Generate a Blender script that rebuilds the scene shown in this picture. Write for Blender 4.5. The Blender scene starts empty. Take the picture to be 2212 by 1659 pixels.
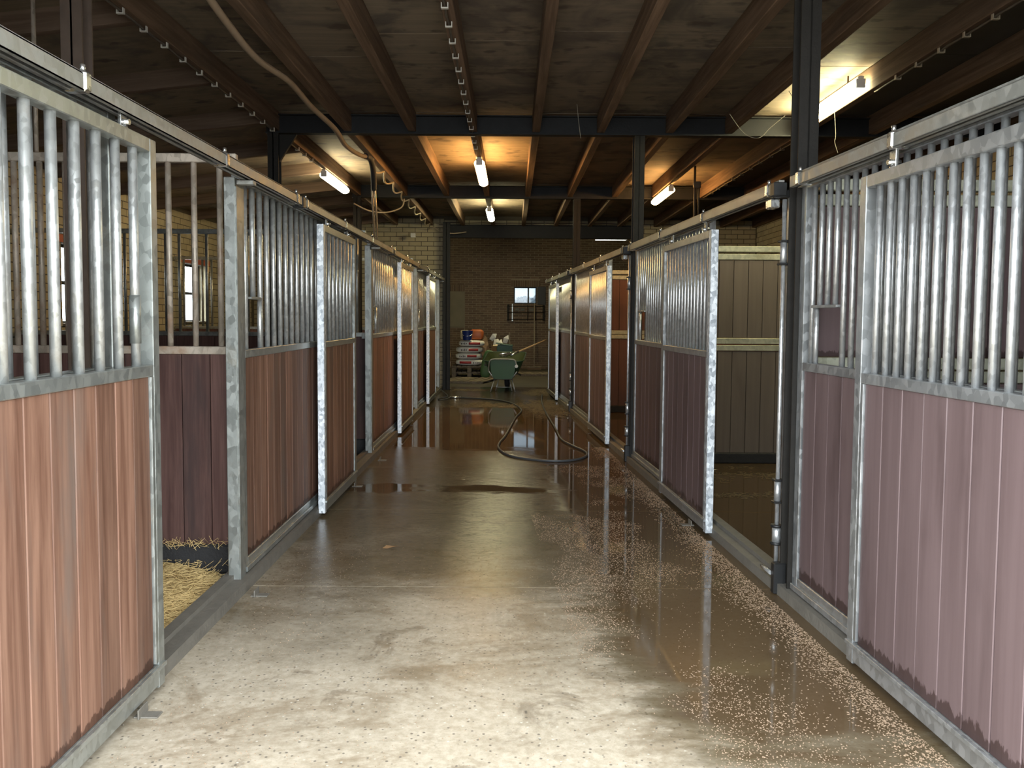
import bpy, bmesh, math, random
from mathutils import Vector, Matrix, noise
random.seed(7)
R = math.radians
SC = bpy.context.scene
COL = SC.collection

# ---------------------------------------------------------------- camera
W_PX, F_PX = 2212.0, 1790.0
PITCH, ROLL = R(3.26), R(0.40)
cam_d = bpy.data.cameras.new('camera')
cam_d.sensor_fit = 'HORIZONTAL'
cam_d.sensor_width = 36.0
cam_d.lens = 36.0 * F_PX / W_PX
cam_d.shift_y = -43.5 / W_PX
cam_d.clip_start = 0.05
cam_d.clip_end = 300
cam = bpy.data.objects.new('camera', cam_d)
COL.objects.link(cam)
cam.matrix_world = Matrix.Translation((0, 0, 1.5)) @ (Matrix.Rotation(math.pi/2 - PITCH, 4, 'X') @ Matrix.Rotation(ROLL, 4, 'Z'))
SC.camera = cam

# ---------------------------------------------------------------- sky: even overcast
world = bpy.data.worlds.new('overcast_sky')
SC.world = world
world.use_nodes = True
wn = world.node_tree.nodes['Background']
wn.inputs['Color'].default_value = (0.86, 0.94, 1.0, 1)
wn.inputs['Strength'].default_value = 9.0

# daylight reaches the aisle through the open stable door behind the camera (sampling portal only)
pd = bpy.data.lights.new('doorway_portal', 'AREA')
pd.shape = 'RECTANGLE'; pd.size = 3.4; pd.size_y = 3.1
pd.cycles.is_portal = True
po = bpy.data.objects.new('doorway_portal', pd)
COL.objects.link(po)
po.location = (0.1, 1.24, 1.55)
po.rotation_euler = (R(90), 0, 0)

# ---------------------------------------------------------------- view
SC.view_settings.view_transform = 'Standard'
SC.view_settings.look = 'None'
SC.view_settings.exposure = 0.55
SC.view_settings.gamma = 1.0
SC.view_settings.use_curve_mapping = False
SC.cycles.max_bounces = 7
SC.cycles.glossy_bounces = 3
SC.cycles.adaptive_threshold = 0.05
SC.cycles.caustics_reflective = False
SC.cycles.caustics_refractive = False

# ================================================================ materials
class NT:
    def __init__(s, name):
        s.m = bpy.data.materials.new(name); s.m.use_nodes = True
        s.t = s.m.node_tree; s.b = s.t.nodes['Principled BSDF']
    def n(s, typ, **kw):
        nd = s.t.nodes.new(typ)
        for k, v in kw.items():
            if k.startswith('_'): setattr(nd, k[1:], v)
            else: s.put(nd, k, v)
        return nd
    def put(s, nd, k, v):
        k = int(k[1:]) if (k[0] == 'i' and k[1:].isdigit()) else k.replace('_', ' ')
        i = nd.inputs[k]
        if isinstance(v, bpy.types.NodeSocket): s.t.links.new(v, i)
        else: i.default_value = v
    def set(s, k, v):
        i = s.b.inputs[k]
        if isinstance(v, bpy.types.NodeSocket): s.t.links.new(v, i)
        else: i.default_value = v
    def math(s, op, a, b=0.0, c=None, clamp=False):
        nd = s.t.nodes.new('ShaderNodeMath'); nd.operation = op; nd.use_clamp = clamp
        for k, v in enumerate((a, b) if c is None else (a, b, c)):
            if isinstance(v, bpy.types.NodeSocket): s.t.links.new(v, nd.inputs[k])
            else: nd.inputs[k].default_value = v
        return nd.outputs[0]
    def mix(s, f, a, b, blend='MIX'):
        nd = s.t.nodes.new('ShaderNodeMix'); nd.data_type = 'RGBA'; nd.blend_type = blend; nd.clamp_factor = True
        for k, v in ((0, f), (6, a), (7, b)):
            if isinstance(v, bpy.types.NodeSocket): s.t.links.new(v, nd.inputs[k])
            else: nd.inputs[k].default_value = v if k == 0 else (tuple(v) + (1,) if len(v) == 3 else v)
        return nd.outputs[2]
    def smooth(s, v, a, b):
        nd = s.t.nodes.new('ShaderNodeMapRange'); nd.interpolation_type = 'SMOOTHSTEP'
        s.t.links.new(v, nd.inputs[0])
        nd.inputs[1].default_value = a; nd.inputs[2].default_value = b
        return nd.outputs[0]
    def coords(s, kind='Object', rnd=True, scale=(1, 1, 1)):
        tc = s.n('ShaderNodeTexCoord').outputs[kind]
        if rnd:
            oi = s.n('ShaderNodeObjectInfo').outputs['Random']
            mu = s.math('MULTIPLY', oi, 37.0)
            cb = s.n('ShaderNodeCombineXYZ', X=mu, Y=mu, Z=s.math('MULTIPLY', oi, 91.0)).outputs[0]
            ad = s.t.nodes.new('ShaderNodeVectorMath'); ad.operation = 'ADD'
            s.t.links.new(tc, ad.inputs[0]); s.t.links.new(cb, ad.inputs[1]); tc = ad.outputs[0]
        mp = s.n('ShaderNodeMapping', Vector=tc); mp.inputs['Scale'].default_value = scale
        return mp.outputs[0]
    def noise(s, vec, scale, detail=4, rough=0.55, dist=0.0):
        nd = s.n('ShaderNodeTexNoise', Vector=vec, Scale=scale, Detail=detail, Roughness=rough, Distortion=dist)
        return nd.outputs[0]
    def rand(s): return s.n('ShaderNodeObjectInfo').outputs['Random']
    def bump(s, h, strength=0.3, dist=0.01):
        nd = s.n('ShaderNodeBump', Height=h, Strength=strength, Distance=dist)
        s.set('Normal', nd.outputs[0])

def plain(name, col, rough=0.6, metal=0.0, var=0.12, nscale=8.0, bump=0.0, spec=0.5):
    t = NT(name); v = t.coords(); t.set('Specular IOR Level', spec)
    n = t.noise(v, nscale)
    lo = [c * (1 - var) for c in col]; hi = [min(1, c * (1 + var)) for c in col]
    t.set('Base Color', t.mix(n, lo, hi)); t.set('Roughness', rough); t.set('Metallic', metal)
    if bump: t.bump(t.noise(v, nscale * 4), bump)
    return t.m

def galv(name, lo, hi, dirt, dirt_amt, rough=(0.32, 0.55), metal=0.8, spangle=38.0):
    t = NT(name); v = t.coords()
    vo = t.n('ShaderNodeTexVoronoi', Vector=t.coords(scale=(1, 1, 0.7)), Scale=spangle, Randomness=1.0)
    g = t.n('ShaderNodeSeparateColor', Color=vo.outputs['Color']).outputs[0]
    c = t.mix(g, lo, hi)
    d = t.smooth(t.noise(v, 5.0, 6, 0.65), 0.62 - dirt_amt, 0.78)
    c = t.mix(t.math('MULTIPLY', d, 0.85), c, dirt)
    t.set('Base Color', c)
    t.set('Metallic', t.math('MULTIPLY_ADD', d, -0.5, metal))
    t.set('Roughness', t.math('MULTIPLY_ADD', g, rough[1] - rough[0], rough[0]))
    t.bump(t.noise(v, 60, 3), 0.12, 0.004)
    return t.m

def wood(name, a, b, grey, grey_amt, rough=0.6, vary=0.5, axis='Z', wick=0.0, grain=1.0, spec=0.3):
    """boards: grain along one axis, each board with its own shade; wick = damp stain creeping up from the lower end"""
    t = NT(name)
    sc = {'Z': (26, 26, 1.1), 'Y': (26, 1.1, 26), 'X': (1.1, 26, 26)}[axis]
    ls = {'Z': (3, 3, 0.55), 'Y': (3, 0.55, 3), 'X': (0.55, 3, 3)}[axis]
    g = t.noise(t.coords(scale=sc), 1.0 * grain, 6, 0.65, 0.4)
    big = t.noise(t.coords(scale=ls), 1.7, 5, 0.6)
    rnd = t.rand()
    c = t.mix(t.smooth(g, 0.3, 0.72), a, b)
    c = t.mix(t.math('MULTIPLY', t.smooth(big, 0.50, 0.75), grey_amt), c, grey)
    br = t.math('MULTIPLY_ADD', rnd, vary, 1.0 - vary * 0.5)
    cb = t.n('ShaderNodeCombineColor', Red=br, Green=br, Blue=br).outputs[0]
    c = t.mix(1.0, c, cb, 'MULTIPLY')
    ro = rough
    if wick:
        gz = t.n('ShaderNodeSeparateXYZ', Vector=t.n('ShaderNodeTexCoord').outputs['Generated']).outputs[2]
        nn = t.noise(t.coords(scale=(9, 9, 3.0)), 1.6, 5, 0.7)
        w = t.math('SUBTRACT', t.math('MULTIPLY', nn, wick * 2.0), gz)
        w = t.smooth(w, wick * 0.42, wick * 0.55)
        dk = t.mix(1.0, c, (0.42, 0.38, 0.36), 'MULTIPLY')
        c = t.mix(w, c, dk)
    t.set('Base Color', c); t.set('Roughness', ro); t.set('Specular IOR Level', spec)
    t.bump(g, 0.18, 0.004)
    return t.m

M = {}
M['galvL'] = galv('galvanised_steel_worn', (0.30, 0.315, 0.295), (0.42, 0.435, 0.41), (0.19, 0.165, 0.12), 0.10, (0.30, 0.45), 0.72)
M['galvR'] = galv('galvanised_steel_clean', (0.34, 0.35, 0.35), (0.50, 0.51, 0.51), (0.24, 0.22, 0.18), 0.03, (0.28, 0.45), 0.72)
M['barL'] = galv('galvanised_bar_worn', (0.50, 0.51, 0.49), (0.66, 0.67, 0.65), (0.27, 0.22, 0.16), 0.12, (0.30, 0.45), 0.72, 60)
M['barR'] = galv('galvanised_bar_clean', (0.55, 0.56, 0.56), (0.72, 0.73, 0.73), (0.32, 0.30, 0.27), 0.03, (0.28, 0.42), 0.75, 60)
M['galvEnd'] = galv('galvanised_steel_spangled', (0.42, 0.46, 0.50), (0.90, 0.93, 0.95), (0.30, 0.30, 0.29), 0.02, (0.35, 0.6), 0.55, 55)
M['rail'] = galv('galvanised_rail', (0.26, 0.26, 0.235), (0.36, 0.355, 0.325), (0.21, 0.17, 0.12), 0.18, metal=0.5)
M['rust'] = galv('rusting_galvanised_tube', (0.40, 0.34, 0.27), (0.58, 0.50, 0.41), (0.30, 0.15, 0.07), 0.17, (0.45, 0.7), 0.45)
M['zinc'] = galv('bright_zinc', (0.72, 0.72, 0.70), (0.9, 0.9, 0.88), (0.4, 0.38, 0.33), 0.0, (0.2, 0.32), 0.95)
M['dusty'] = galv('dusty_galvanised_tube', (0.40, 0.40, 0.31), (0.55, 0.55, 0.42), (0.25, 0.24, 0.15), 0.15, (0.45, 0.65), 0.35)
M['black'] = plain('black_painted_steel', (0.019, 0.017, 0.0145), 0.6, 0.0, 0.3, 20, 0.15, 0.2)
M['bluesteel'] = plain('blue_black_painted_steel', (0.014, 0.0145, 0.016), 0.6, 0.0, 0.35, 14, 0.15, 0.25)
M['brownsteel'] = plain('brown_painted_steel', (0.085, 0.06, 0.045), 0.55, 0.1, 0.3, 14, 0.15)
M['rubber'] = plain('black_rubber', (0.022, 0.021, 0.021), 0.75, 0, 0.4, 18, 0.4)
M['plastic_blk'] = plain('black_plastic', (0.013, 0.013, 0.013), 0.45)
M['plastic_wht'] = plain('white_plastic', (0.62, 0.62, 0.60), 0.4)
M['hard'] = wood('red_brown_hardwood', (0.115, 0.054, 0.034), (0.240, 0.132, 0.090), (0.135, 0.098, 0.080), 0.85, 0.55, 0.45, wick=0.055)
M['harddark'] = wood('dark_hardwood', (0.075, 0.036, 0.030), (0.15, 0.080, 0.066), (0.05, 0.034, 0.032), 0.8, 0.6, 0.35)
M['plum'] = wood('plum_brown_panel', (0.128, 0.087, 0.086), (0.160, 0.111, 0.110), (0.076, 0.049, 0.048), 0.7, 0.40, 0.10, wick=0.085, grain=0.6)
M['panel_in'] = wood('grey_brown_panel', (0.155, 0.125, 0.10), (0.185, 0.15, 0.12), (0.12, 0.095, 0.075), 0.6, 0.5, 0.08, grain=0.6)
M['panel_red'] = wood('red_brown_panel', (0.13, 0.06, 0.04), (0.17, 0.08, 0.055), (0.09, 0.045, 0.035), 0.6, 0.5, 0.10, grain=0.6)
M['joist'] = wood('dusty_brown_joist', (0.10, 0.060, 0.035), (0.20, 0.125, 0.078), (0.07, 0.05, 0.036), 0.6, 0.8, 0.3, 'Y')
M['rafter'] = wood('dusty_brown_rafter', (0.10, 0.065, 0.045), (0.17, 0.115, 0.08), (0.07, 0.05, 0.04), 0.6, 0.8, 0.3, 'X')
M['fence'] = wood('pale_pallet_wood', (0.16, 0.13, 0.095), (0.27, 0.22, 0.165), (0.10, 0.085, 0.07), 0.7, 0.8, 0.4, 'Y')
M['handle'] = wood('ash_tool_handle', (0.44, 0.27, 0.13), (0.58, 0.37, 0.19), (0.35, 0.22, 0.12), 0.4, 0.5, 0.1, 'X')
M['paleh'] = wood('pale_broom_stick', (0.36, 0.31, 0.23), (0.46, 0.40, 0.30), (0.3, 0.25, 0.2), 0.4, 0.6, 0.1, 'Z')

def ceiling_mat():
    t = NT('stained_plywood_ceiling'); v = t.coords(scale=(1, 1, 1))
    g = t.noise(t.coords(scale=(1.2, 22, 22)), 1.0, 5, 0.6)
    st = t.noise(t.coords(rnd=True), 1.6, 5, 0.6, 0.5)
    sp = t.noise(t.coords(rnd=True, scale=(1, 1.5, 1)), 4.2, 3, 0.5)
    c = t.mix(t.smooth(g, 0.3, 0.7), (0.19, 0.147, 0.098), (0.25, 0.194, 0.132))
    c = t.mix(t.smooth(st, 0.45, 0.66), c, (0.098, 0.078, 0.060))
    c = t.mix(t.math('MULTIPLY', t.smooth(sp, 0.57, 0.70), 0.8), c, (0.055, 0.038, 0.028))
    c = t.mix(t.math('MULTIPLY', t.rand(), 0.25), c, (0.13, 0.085, 0.06))
    t.set('Base Color', c); t.set('Roughness', 0.75); t.bump(g, 0.1, 0.003)
    return t.m
M['ceil'] = ceiling_mat()
M['ceildark'] = plain('dark_panel', (0.060, 0.052, 0.040), 0.8, 0, 0.4, 3)  # darker plain colour for the ceiling panels beyond the right-hand joist

def brick_mat(name, cols, vary=0.3, soot=None):
    t = NT(name)
    r = t.rand(); v = t.coords()
    wn_ = t.n('ShaderNodeTexWhiteNoise', _noise_dimensions='3D')
    c = t.mix(t.noise(v, 9, 4), cols[0], cols[1])
    g = t.n('ShaderNodeNewGeometry').outputs['Random Per Island']
    k = t.math('FRACT', t.math('ADD', t.math('MULTIPLY', r, 7.31), g))
    c = t.mix(t.math('MULTIPLY', k, vary), c, cols[2])
    t.set('Base Color', c); t.set('Roughness', 0.85); t.bump(t.noise(v, 60, 4), 0.35, 0.006)
    t.t.nodes.remove(wn_)
    return t.m
M['brickC'] = brick_mat('cream_block', ((0.36, 0.31, 0.20), (0.47, 0.41, 0.27), (0.28, 0.24, 0.15)), 0.5)
M['brickB'] = brick_mat('brown_brick', ((0.15, 0.10, 0.066), (0.25, 0.165, 0.11), (0.11, 0.072, 0.052)), 0.9)
M['mortarC'] = plain('dark_mortar', (0.10, 0.085, 0.065), 0.95, 0, 0.2, 20)
M['mortarB'] = plain('pale_mortar', (0.30, 0.25, 0.18), 0.95, 0, 0.25, 20)
M['plaster'] = plain('stained_plaster', (0.24, 0.21, 0.155), 0.9, 0, 0.2, 4)
M['render'] = plain('outer_wall', (0.45, 0.42, 0.36), 0.9, 0, 0.1, 3)
M['lintel'] = plain('orange_lintel', (0.42, 0.12, 0.06), 0.7)
M['yard'] = plain('pale_yard_paving', (0.40, 0.38, 0.35), 0.9, 0, 0.1, 3)

def floor_mat():
    t = NT('wet_concrete'); v = t.coords(rnd=False)
    xyz = t.n('ShaderNodeSeparateXYZ', Vector=v); X, Y = xyz.outputs[0], xyz.outputs[1]
    n1 = t.noise(t.coords(rnd=False, scale=(0.8, 1.25, 1)), 1.1, 5, 0.6)
    n2 = t.noise(t.coords(rnd=False, scale=(0.55, 1.7, 1)), 2.2, 6, 0.65)
    fine = t.noise(v, 26, 6, 0.7)
    mid = t.noise(v, 5.5, 5, 0.6, 0.3)
    # distance to the right-hand row of stalls
    dr = t.math('SUBTRACT', t.math('MULTIPLY_ADD', Y, -0.0614, 1.679), X)
    # standing water: a large sheet far down the aisle, a shallow band before it, a run along the right-hand stalls
    def band(val, a0, a1, b0, b1):
        return t.math('MULTIPLY', t.smooth(val, a0, a1), t.math('SUBTRACT', 1.0, t.smooth(val, b0, b1)))
    p1 = band(Y, 8.6, 9.9, 13.3, 14.0)
    p2 = t.math('MULTIPLY', band(t.math('ADD', Y, t.math('MULTIPLY_ADD', n1, 0.5, -0.25)), 6.75, 7.12, 7.16, 7.6), 0.66)
    p3 = t.math('MULTIPLY', t.math('SUBTRACT', 1.0, t.smooth(dr, 0.60, 1.30)), t.math('MULTIPLY', t.smooth(Y, 1.6, 3.6), t.math('SUBTRACT', 1.0, t.smooth(Y, 9.5, 11))))
    p3 = t.math('MULTIPLY', p3, 0.85)
    p = t.math('MAXIMUM', p1, t.math('MAXIMUM', p2, p3))
    pn = t.math('ADD', p, t.math('MULTIPLY_ADD', n2, 1.3, -0.72))
    pud = t.smooth(pn, 0.38, 0.62)
    # damp film
    dm = t.smooth(t.math('ADD', Y, t.math('MULTIPLY_ADD', n1, 5.0, -2.5)), 2.7, 5.6)
    dm = t.math('MAXIMUM', dm, t.smooth(pn, 0.0, 0.45))
    # colour: pale tan concrete, exposed aggregate, stains
    c = t.mix(t.smooth(fine, 0.3, 0.7), (0.39, 0.325, 0.235), (0.56, 0.485, 0.375))
    c = t.mix(t.math('MULTIPLY', t.smooth(mid, 0.55, 0.75), 0.35), c, (0.24, 0.185, 0.12))
    st = t.noise(t.coords(rnd=False), 2.6, 6, 0.7, 0.6)
    c = t.mix(t.math('MULTIPLY', t.smooth(st, 0.56, 0.66), 0.62), c, (0.17, 0.13, 0.085))
    d2 = t.noise(t.coords(rnd=False, scale=(1, 1.6, 1)), 1.25, 7, 0.72, 0.8)
    c = t.mix(t.math('MULTIPLY', t.smooth(d2, 0.49, 0.64), 0.62), c, (0.22, 0.160, 0.095))
    vo = t.n('ShaderNodeTexVoronoi', Vector=v, Scale=46.0)
    vr = t.n('ShaderNodeSeparateColor', Color=vo.outputs['Color']).outputs[0]
    peb = t.math('MULTIPLY', t.math('SUBTRACT', 1.0, t.smooth(vo.outputs['Distance'], 0.16, 0.30)), t.smooth(vr, 0.66, 0.70))
    c = t.mix(t.math('MULTIPLY', peb, 0.75), c, (0.10, 0.085, 0.07))
    lt = t.math('MULTIPLY', t.math('SUBTRACT', 1.0, t.smooth(vo.outputs['Distance'], 0.14, 0.26)), t.math('SUBTRACT', 1.0, t.smooth(vr, 0.10, 0.13)))
    c = t.mix(t.math('MULTIPLY', lt, 0.6), c, (0.72, 0.68, 0.58))
    c = t.mix(t.math('MULTIPLY', dm, 0.84), c, (0.086, 0.060, 0.026))
    c = t.mix(t.math('MULTIPLY', pud, 0.78), c, (0.088, 0.054, 0.026))
    muck = t.smooth(t.math('ADD', Y, t.math('MULTIPLY_ADD', n2, 3.0, -1.5)), 13.2, 14.6)
    c = t.mix(t.math('MULTIPLY', muck, 0.75), c, (0.050, 0.038, 0.020))
    t.set('Base Color', c)
    ro = t.math('MULTIPLY_ADD', dm, -0.29, 0.42)
    ro = t.math('ADD', ro, t.math('MULTIPLY_ADD', st, 0.34, -0.17))
    t.set('Roughness', t.math('MAXIMUM', t.math('MULTIPLY', ro, t.math('MULTIPLY_ADD', pud, -0.93, 1.0)), 0.03))
    t.set('IOR', 1.34)
    h = t.math('ADD', t.math('MULTIPLY', fine, 0.6), t.math('MULTIPLY', mid, 0.6))
    nd = t.n('ShaderNodeBump', Height=h, Distance=0.006)
    t.put(nd, 'Strength', t.math('MULTIPLY_ADD', pud, -0.52, 0.54))
    t.set('Normal', nd.outputs[0])
    return t.m
M['floor'] = floor_mat()
M['joint'] = plain('floor_joint_filler', (0.10, 0.08, 0.055), 0.8)
M['sill'] = plain('grey_weathered_sill', (0.16, 0.145, 0.12), 0.65, 0, 0.3, 12, 0.3)
M['backfloor'] = plain('dirty_store_floor', (0.075, 0.062, 0.042), 0.7, 0, 0.45, 2.5, 0.3)
M['straw'] = plain('yellow_straw', (0.66, 0.47, 0.20), 0.7, 0, 0.25, 2)
M['bed'] = plain('straw_bed_base', (0.46, 0.32, 0.13), 0.85, 0, 0.3, 14, 0.6)
M['chips'] = plain('pale_wood_chips', (0.30, 0.205, 0.13), 0.7, 0, 0.4, 2)
M['oldstraw'] = plain('trodden_straw', (0.16, 0.12, 0.06), 0.8, 0, 0.3, 3)
M['hose'] = plain('grey_hose', (0.062, 0.066, 0.07), 0.42, 0, 0.2, 6)
M['greentub'] = plain('green_plastic_tub', (0.036, 0.085, 0.042), 0.42, 0, 0.15, 5)
M['olive'] = plain('dirty_tub_inside', (0.065, 0.085, 0.022), 0.6, 0, 0.3, 9)
M['bagwhite'] = plain('white_feed_sack', (0.80, 0.79, 0.76), 0.45, 0, 0.06, 6, 0.1)
M['bagred'] = plain('red_sack_print', (0.40, 0.03, 0.03), 0.45)
M['bagink'] = plain('black_sack_print', (0.05, 0.04, 0.05), 0.5)
M['bagorange'] = plain('orange_sack', (0.44, 0.11, 0.03), 0.45, 0, 0.2, 8)
M['bagcream'] = plain('cream_sack_side', (0.60, 0.50, 0.33), 0.5, 0, 0.15, 8)
M['bucket'] = plain('blue_plastic_bucket', (0.014, 0.035, 0.20), 0.4)
M['baggreen'] = plain('green_sack', (0.075, 0.16, 0.06), 0.5, 0, 0.2, 8)
M['crate'] = plain('dark_green_crate', (0.010, 0.075, 0.040), 0.45)
M['sackbrown'] = plain('crumpled_brown_sack', (0.23, 0.15, 0.10), 0.8, 0, 0.3, 10)
M['card'] = plain('brown_cardboard', (0.30, 0.17, 0.075), 0.8)
M['foam'] = plain('tan_pipe_insulation', (0.34, 0.25, 0.165), 0.8, 0, 0.2, 10, 0.2)
M['copper'] = plain('dull_metal_pipe', (0.42, 0.36, 0.29), 0.35, 0.8, 0.15, 10)
M['cable'] = plain('pale_cable', (0.34, 0.28, 0.20), 0.6, 0, 0.2, 10)
M['cabledark'] = plain('dark_dusty_cable', (0.08, 0.062, 0.045), 0.7)
M['clip'] = plain('pale_cable_clip', (0.52, 0.50, 0.45), 0.5)
M['web'] = plain('dusty_cobweb', (0.30, 0.27, 0.22), 0.9)
M['bush'] = plain('hazy_grey_green_foliage', (0.33, 0.37, 0.39), 0.9, 0, 0.3, 2)  # distance haze put into the pale grey foliage colour
M['field'] = plain('far_field', (0.05, 0.055, 0.045), 0.95, 0, 0.2, 0.3)
M['winframe'] = plain('black_window_frame', (0.02, 0.02, 0.021), 0.5)

def glass_mat(name='dusty_window_glass', tint=(0.92, 0.94, 0.95), dust=0.2):
    m = bpy.data.materials.new(name); m.use_nodes = True
    t = m.node_tree; t.nodes.remove(t.nodes['Principled BSDF'])
    o = t.nodes['Material Output']
    tr = t.nodes.new('ShaderNodeBsdfTransparent'); tr.inputs[0].default_value = tint + (1,)
    gl = t.nodes.new('ShaderNodeBsdfGlossy'); gl.inputs['Roughness'].default_value = 0.05
    df = t.nodes.new('ShaderNodeBsdfDiffuse'); df.inputs[0].default_value = (0.5, 0.48, 0.42, 1)
    fr = t.nodes.new('ShaderNodeValue'); fr.outputs[0].default_value = 0.05
    tc = t.nodes.new('ShaderNodeTexCoord'); nz = t.nodes.new('ShaderNodeTexNoise'); nz.inputs['Scale'].default_value = 7
    mr = t.nodes.new('ShaderNodeMapRange'); mr.inputs[1].default_value = 0.4; mr.inputs[2].default_value = 0.8; mr.inputs[4].default_value = dust
    m1 = t.nodes.new('ShaderNodeMixShader'); m2 = t.nodes.new('ShaderNodeMixShader')
    t.links.new(tc.outputs['Object'], nz.inputs['Vector']); t.links.new(nz.outputs[0], mr.inputs[0])
    t.links.new(mr.outputs[0], m1.inputs[0]); t.links.new(tr.outputs[0], m1.inputs[1]); t.links.new(df.outputs[0], m1.inputs[2])
    t.links.new(fr.outputs[0], m2.inputs[0]); t.links.new(m1.outputs[0], m2.inputs[1]); t.links.new(gl.outputs[0], m2.inputs[2])
    t.links.new(m2.outputs[0], o.inputs[0])
    return m
M['glass'] = glass_mat()
M['glassdim'] = glass_mat('dimming_window_glass', (0.225, 0.25, 0.265), 0.06)  # dark tint put in to dim the sky seen through the back window

def lamp_mat(name, col, strength):
    m = bpy.data.materials.new(name); m.use_nodes = True
    b = m.node_tree.nodes['Principled BSDF']
    b.inputs['Base Color'].default_value = (0.8, 0.8, 0.75, 1); b.inputs['Roughness'].default_value = 0.4
    b.inputs['Emission Color'].default_value = col + (1,); b.inputs['Emission Strength'].default_value = strength
    return m

# ================================================================ mesh helpers
_cache = {}
def mesh_from_bm(bm, name, mat, smooth=False):
    me = bpy.data.meshes.new(name); bm.to_mesh(me); bm.free()
    if mat is not None: me.materials.append(M[mat] if isinstance(mat, str) else mat)
    if smooth:
        for p in me.polygons: p.use_smooth = True
    return me
def boxmesh(d, mat, bev=0.002):
    k = ('b', tuple(round(v, 4) for v in d), mat, bev)
    if k not in _cache:
        bm = bmesh.new(); bmesh.ops.create_cube(bm, size=1.0)
        bmesh.ops.scale(bm, vec=d, verts=bm.verts)
        if bev: bmesh.ops.bevel(bm, geom=bm.edges[:], offset=min(bev, min(d) * 0.3), segments=1, affect='EDGES')
        _cache[k] = mesh_from_bm(bm, 'piece', mat)
    return _cache[k]
def cylmesh(r, h, mat, n=12, r2=None):
    k = ('c', round(r, 4), round(h, 4), mat, n, r2)
    if k not in _cache:
        bm = bmesh.new()
        bmesh.ops.create_cone(bm, cap_ends=True, segments=n, radius1=r, radius2=r if r2 is None else r2, depth=h)
        bmesh.ops.translate(bm, vec=(0, 0, h / 2), verts=bm.verts)
        me = mesh_from_bm(bm, 'rod', mat)
        for p in me.polygons: p.use_smooth = len(p.vertices) == 4
        _cache[k] = me
    return _cache[k]
def link(name, me, parent=None, loc=(0, 0, 0), rot=(0, 0, 0), label=None, cat=None, group=None, kind=None):
    o = bpy.data.objects.new(name, me); COL.objects.link(o)
    o.location = loc; o.rotation_euler = rot
    if parent is not None: o.parent = parent
    return tag(o, label, cat, group, kind)
def tag(o, label=None, cat=None, group=None, kind=None):
    if label: o['label'] = label
    if cat: o['category'] = cat
    if group: o['group'] = group
    if kind: o['kind'] = kind
    return o
def empty(name, loc, rz=0, label=None, cat=None, group=None, kind=None):
    return link(name, None, None, loc, (0, 0, rz), label, cat, group, kind)
def box(name, c, d, mat, parent=None, bev=0.002, rot=(0, 0, 0), **kw):
    return link(name, boxmesh(d, mat, bev), parent, c, rot, **kw)
def rod(name, p, h, r, mat, parent=None, n=12, rot=(0, 0, 0), r2=None, **kw):
    return link(name, cylmesh(r, h, mat, n, r2), parent, p, rot, **kw)

class MB:
    """collects many shapes into one mesh"""
    def __init__(s): s.v = []; s.f = []
    def box(s, x0, x1, y0, y1, z0, z1):
        b = len(s.v)
        s.v += [(x0, y0, z0), (x1, y0, z0), (x1, y1, z0), (x0, y1, z0), (x0, y0, z1), (x1, y0, z1), (x1, y1, z1), (x0, y1, z1)]
        s.f += [tuple(b + i for i in q) for q in ((0, 3, 2, 1), (4, 5, 6, 7), (0, 1, 5, 4), (1, 2, 6, 5), (2, 3, 7, 6), (3, 0, 4, 7))]
    def add(s, vs, fs):
        b = len(s.v); s.v += [tuple(v) for v in vs]; s.f += [tuple(b + i for i in q) for q in fs]
    def tube(s, pts, r, n=8, cap=True):
        pts = [Vector(p) for p in pts]; b = len(s.v); m = len(pts)
        up = None
        for i, p in enumerate(pts):
            d = (pts[min(i + 1, m - 1)] - pts[max(i - 1, 0)]).normalized()
            if up is None: up = Vector((0, 0, 1)) if abs(d.z) < 0.9 else Vector((1, 0, 0))
            a = d.cross(up).normalized(); up = a.cross(d).normalized()
            rr = r[i] if isinstance(r, (list, tuple)) else r
            for k in range(n):
                t = 2 * math.pi * k / n
                s.v.append(tuple(p + (a * math.cos(t) + up * math.sin(t)) * rr))
        for i in range(m - 1):
            for k in range(n):
                k2 = (k + 1) % n
                s.f.append((b + i * n + k, b + i * n + k2, b + (i + 1) * n + k2, b + (i + 1) * n + k))
        if cap:
            s.f.append(tuple(b + k for k in range(n))[::-1]); s.f.append(tuple(b + (m - 1) * n + k for k in range(n)))
    def mesh(s, name, mat, smooth=False):
        me = bpy.data.meshes.new(name); me.from_pydata(s.v, [], s.f); me.update()
        me.materials.append(M[mat] if isinstance(mat, str) else mat)
        if smooth:
            for p in me.polygons: p.use_smooth = True
        return me
    def obj(s, name, mat, parent=None, smooth=False, loc=(0, 0, 0), rot=(0, 0, 0), **kw):
        return link(name, s.mesh(name, mat, smooth), parent, loc, rot, **kw)
def catmull(pts, k=6):
    P = [Vector(p) for p in pts]; out = []
    for i in range(len(P) - 1):
        a, b, c, d = P[max(i - 1, 0)], P[i], P[i + 1], P[min(i + 2, len(P) - 1)]
        for j in range(k):
            t = j / k
            out.append(0.5 * ((2 * b) + (c - a) * t + (2 * a - 5 * b + 4 * c - d) * t * t + (3 * b - a - 3 * c + d) * t ** 3))
    out.append(P[-1]); return out

# ================================================================ the building
YB = 24.0            # back wall
BEAM_Y = [4.35, 8.5, 13.0]
YW = 17.2            # cross wall in front of the store
XL, XR = -5.35, 5.0
ZC = 3.55

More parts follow.
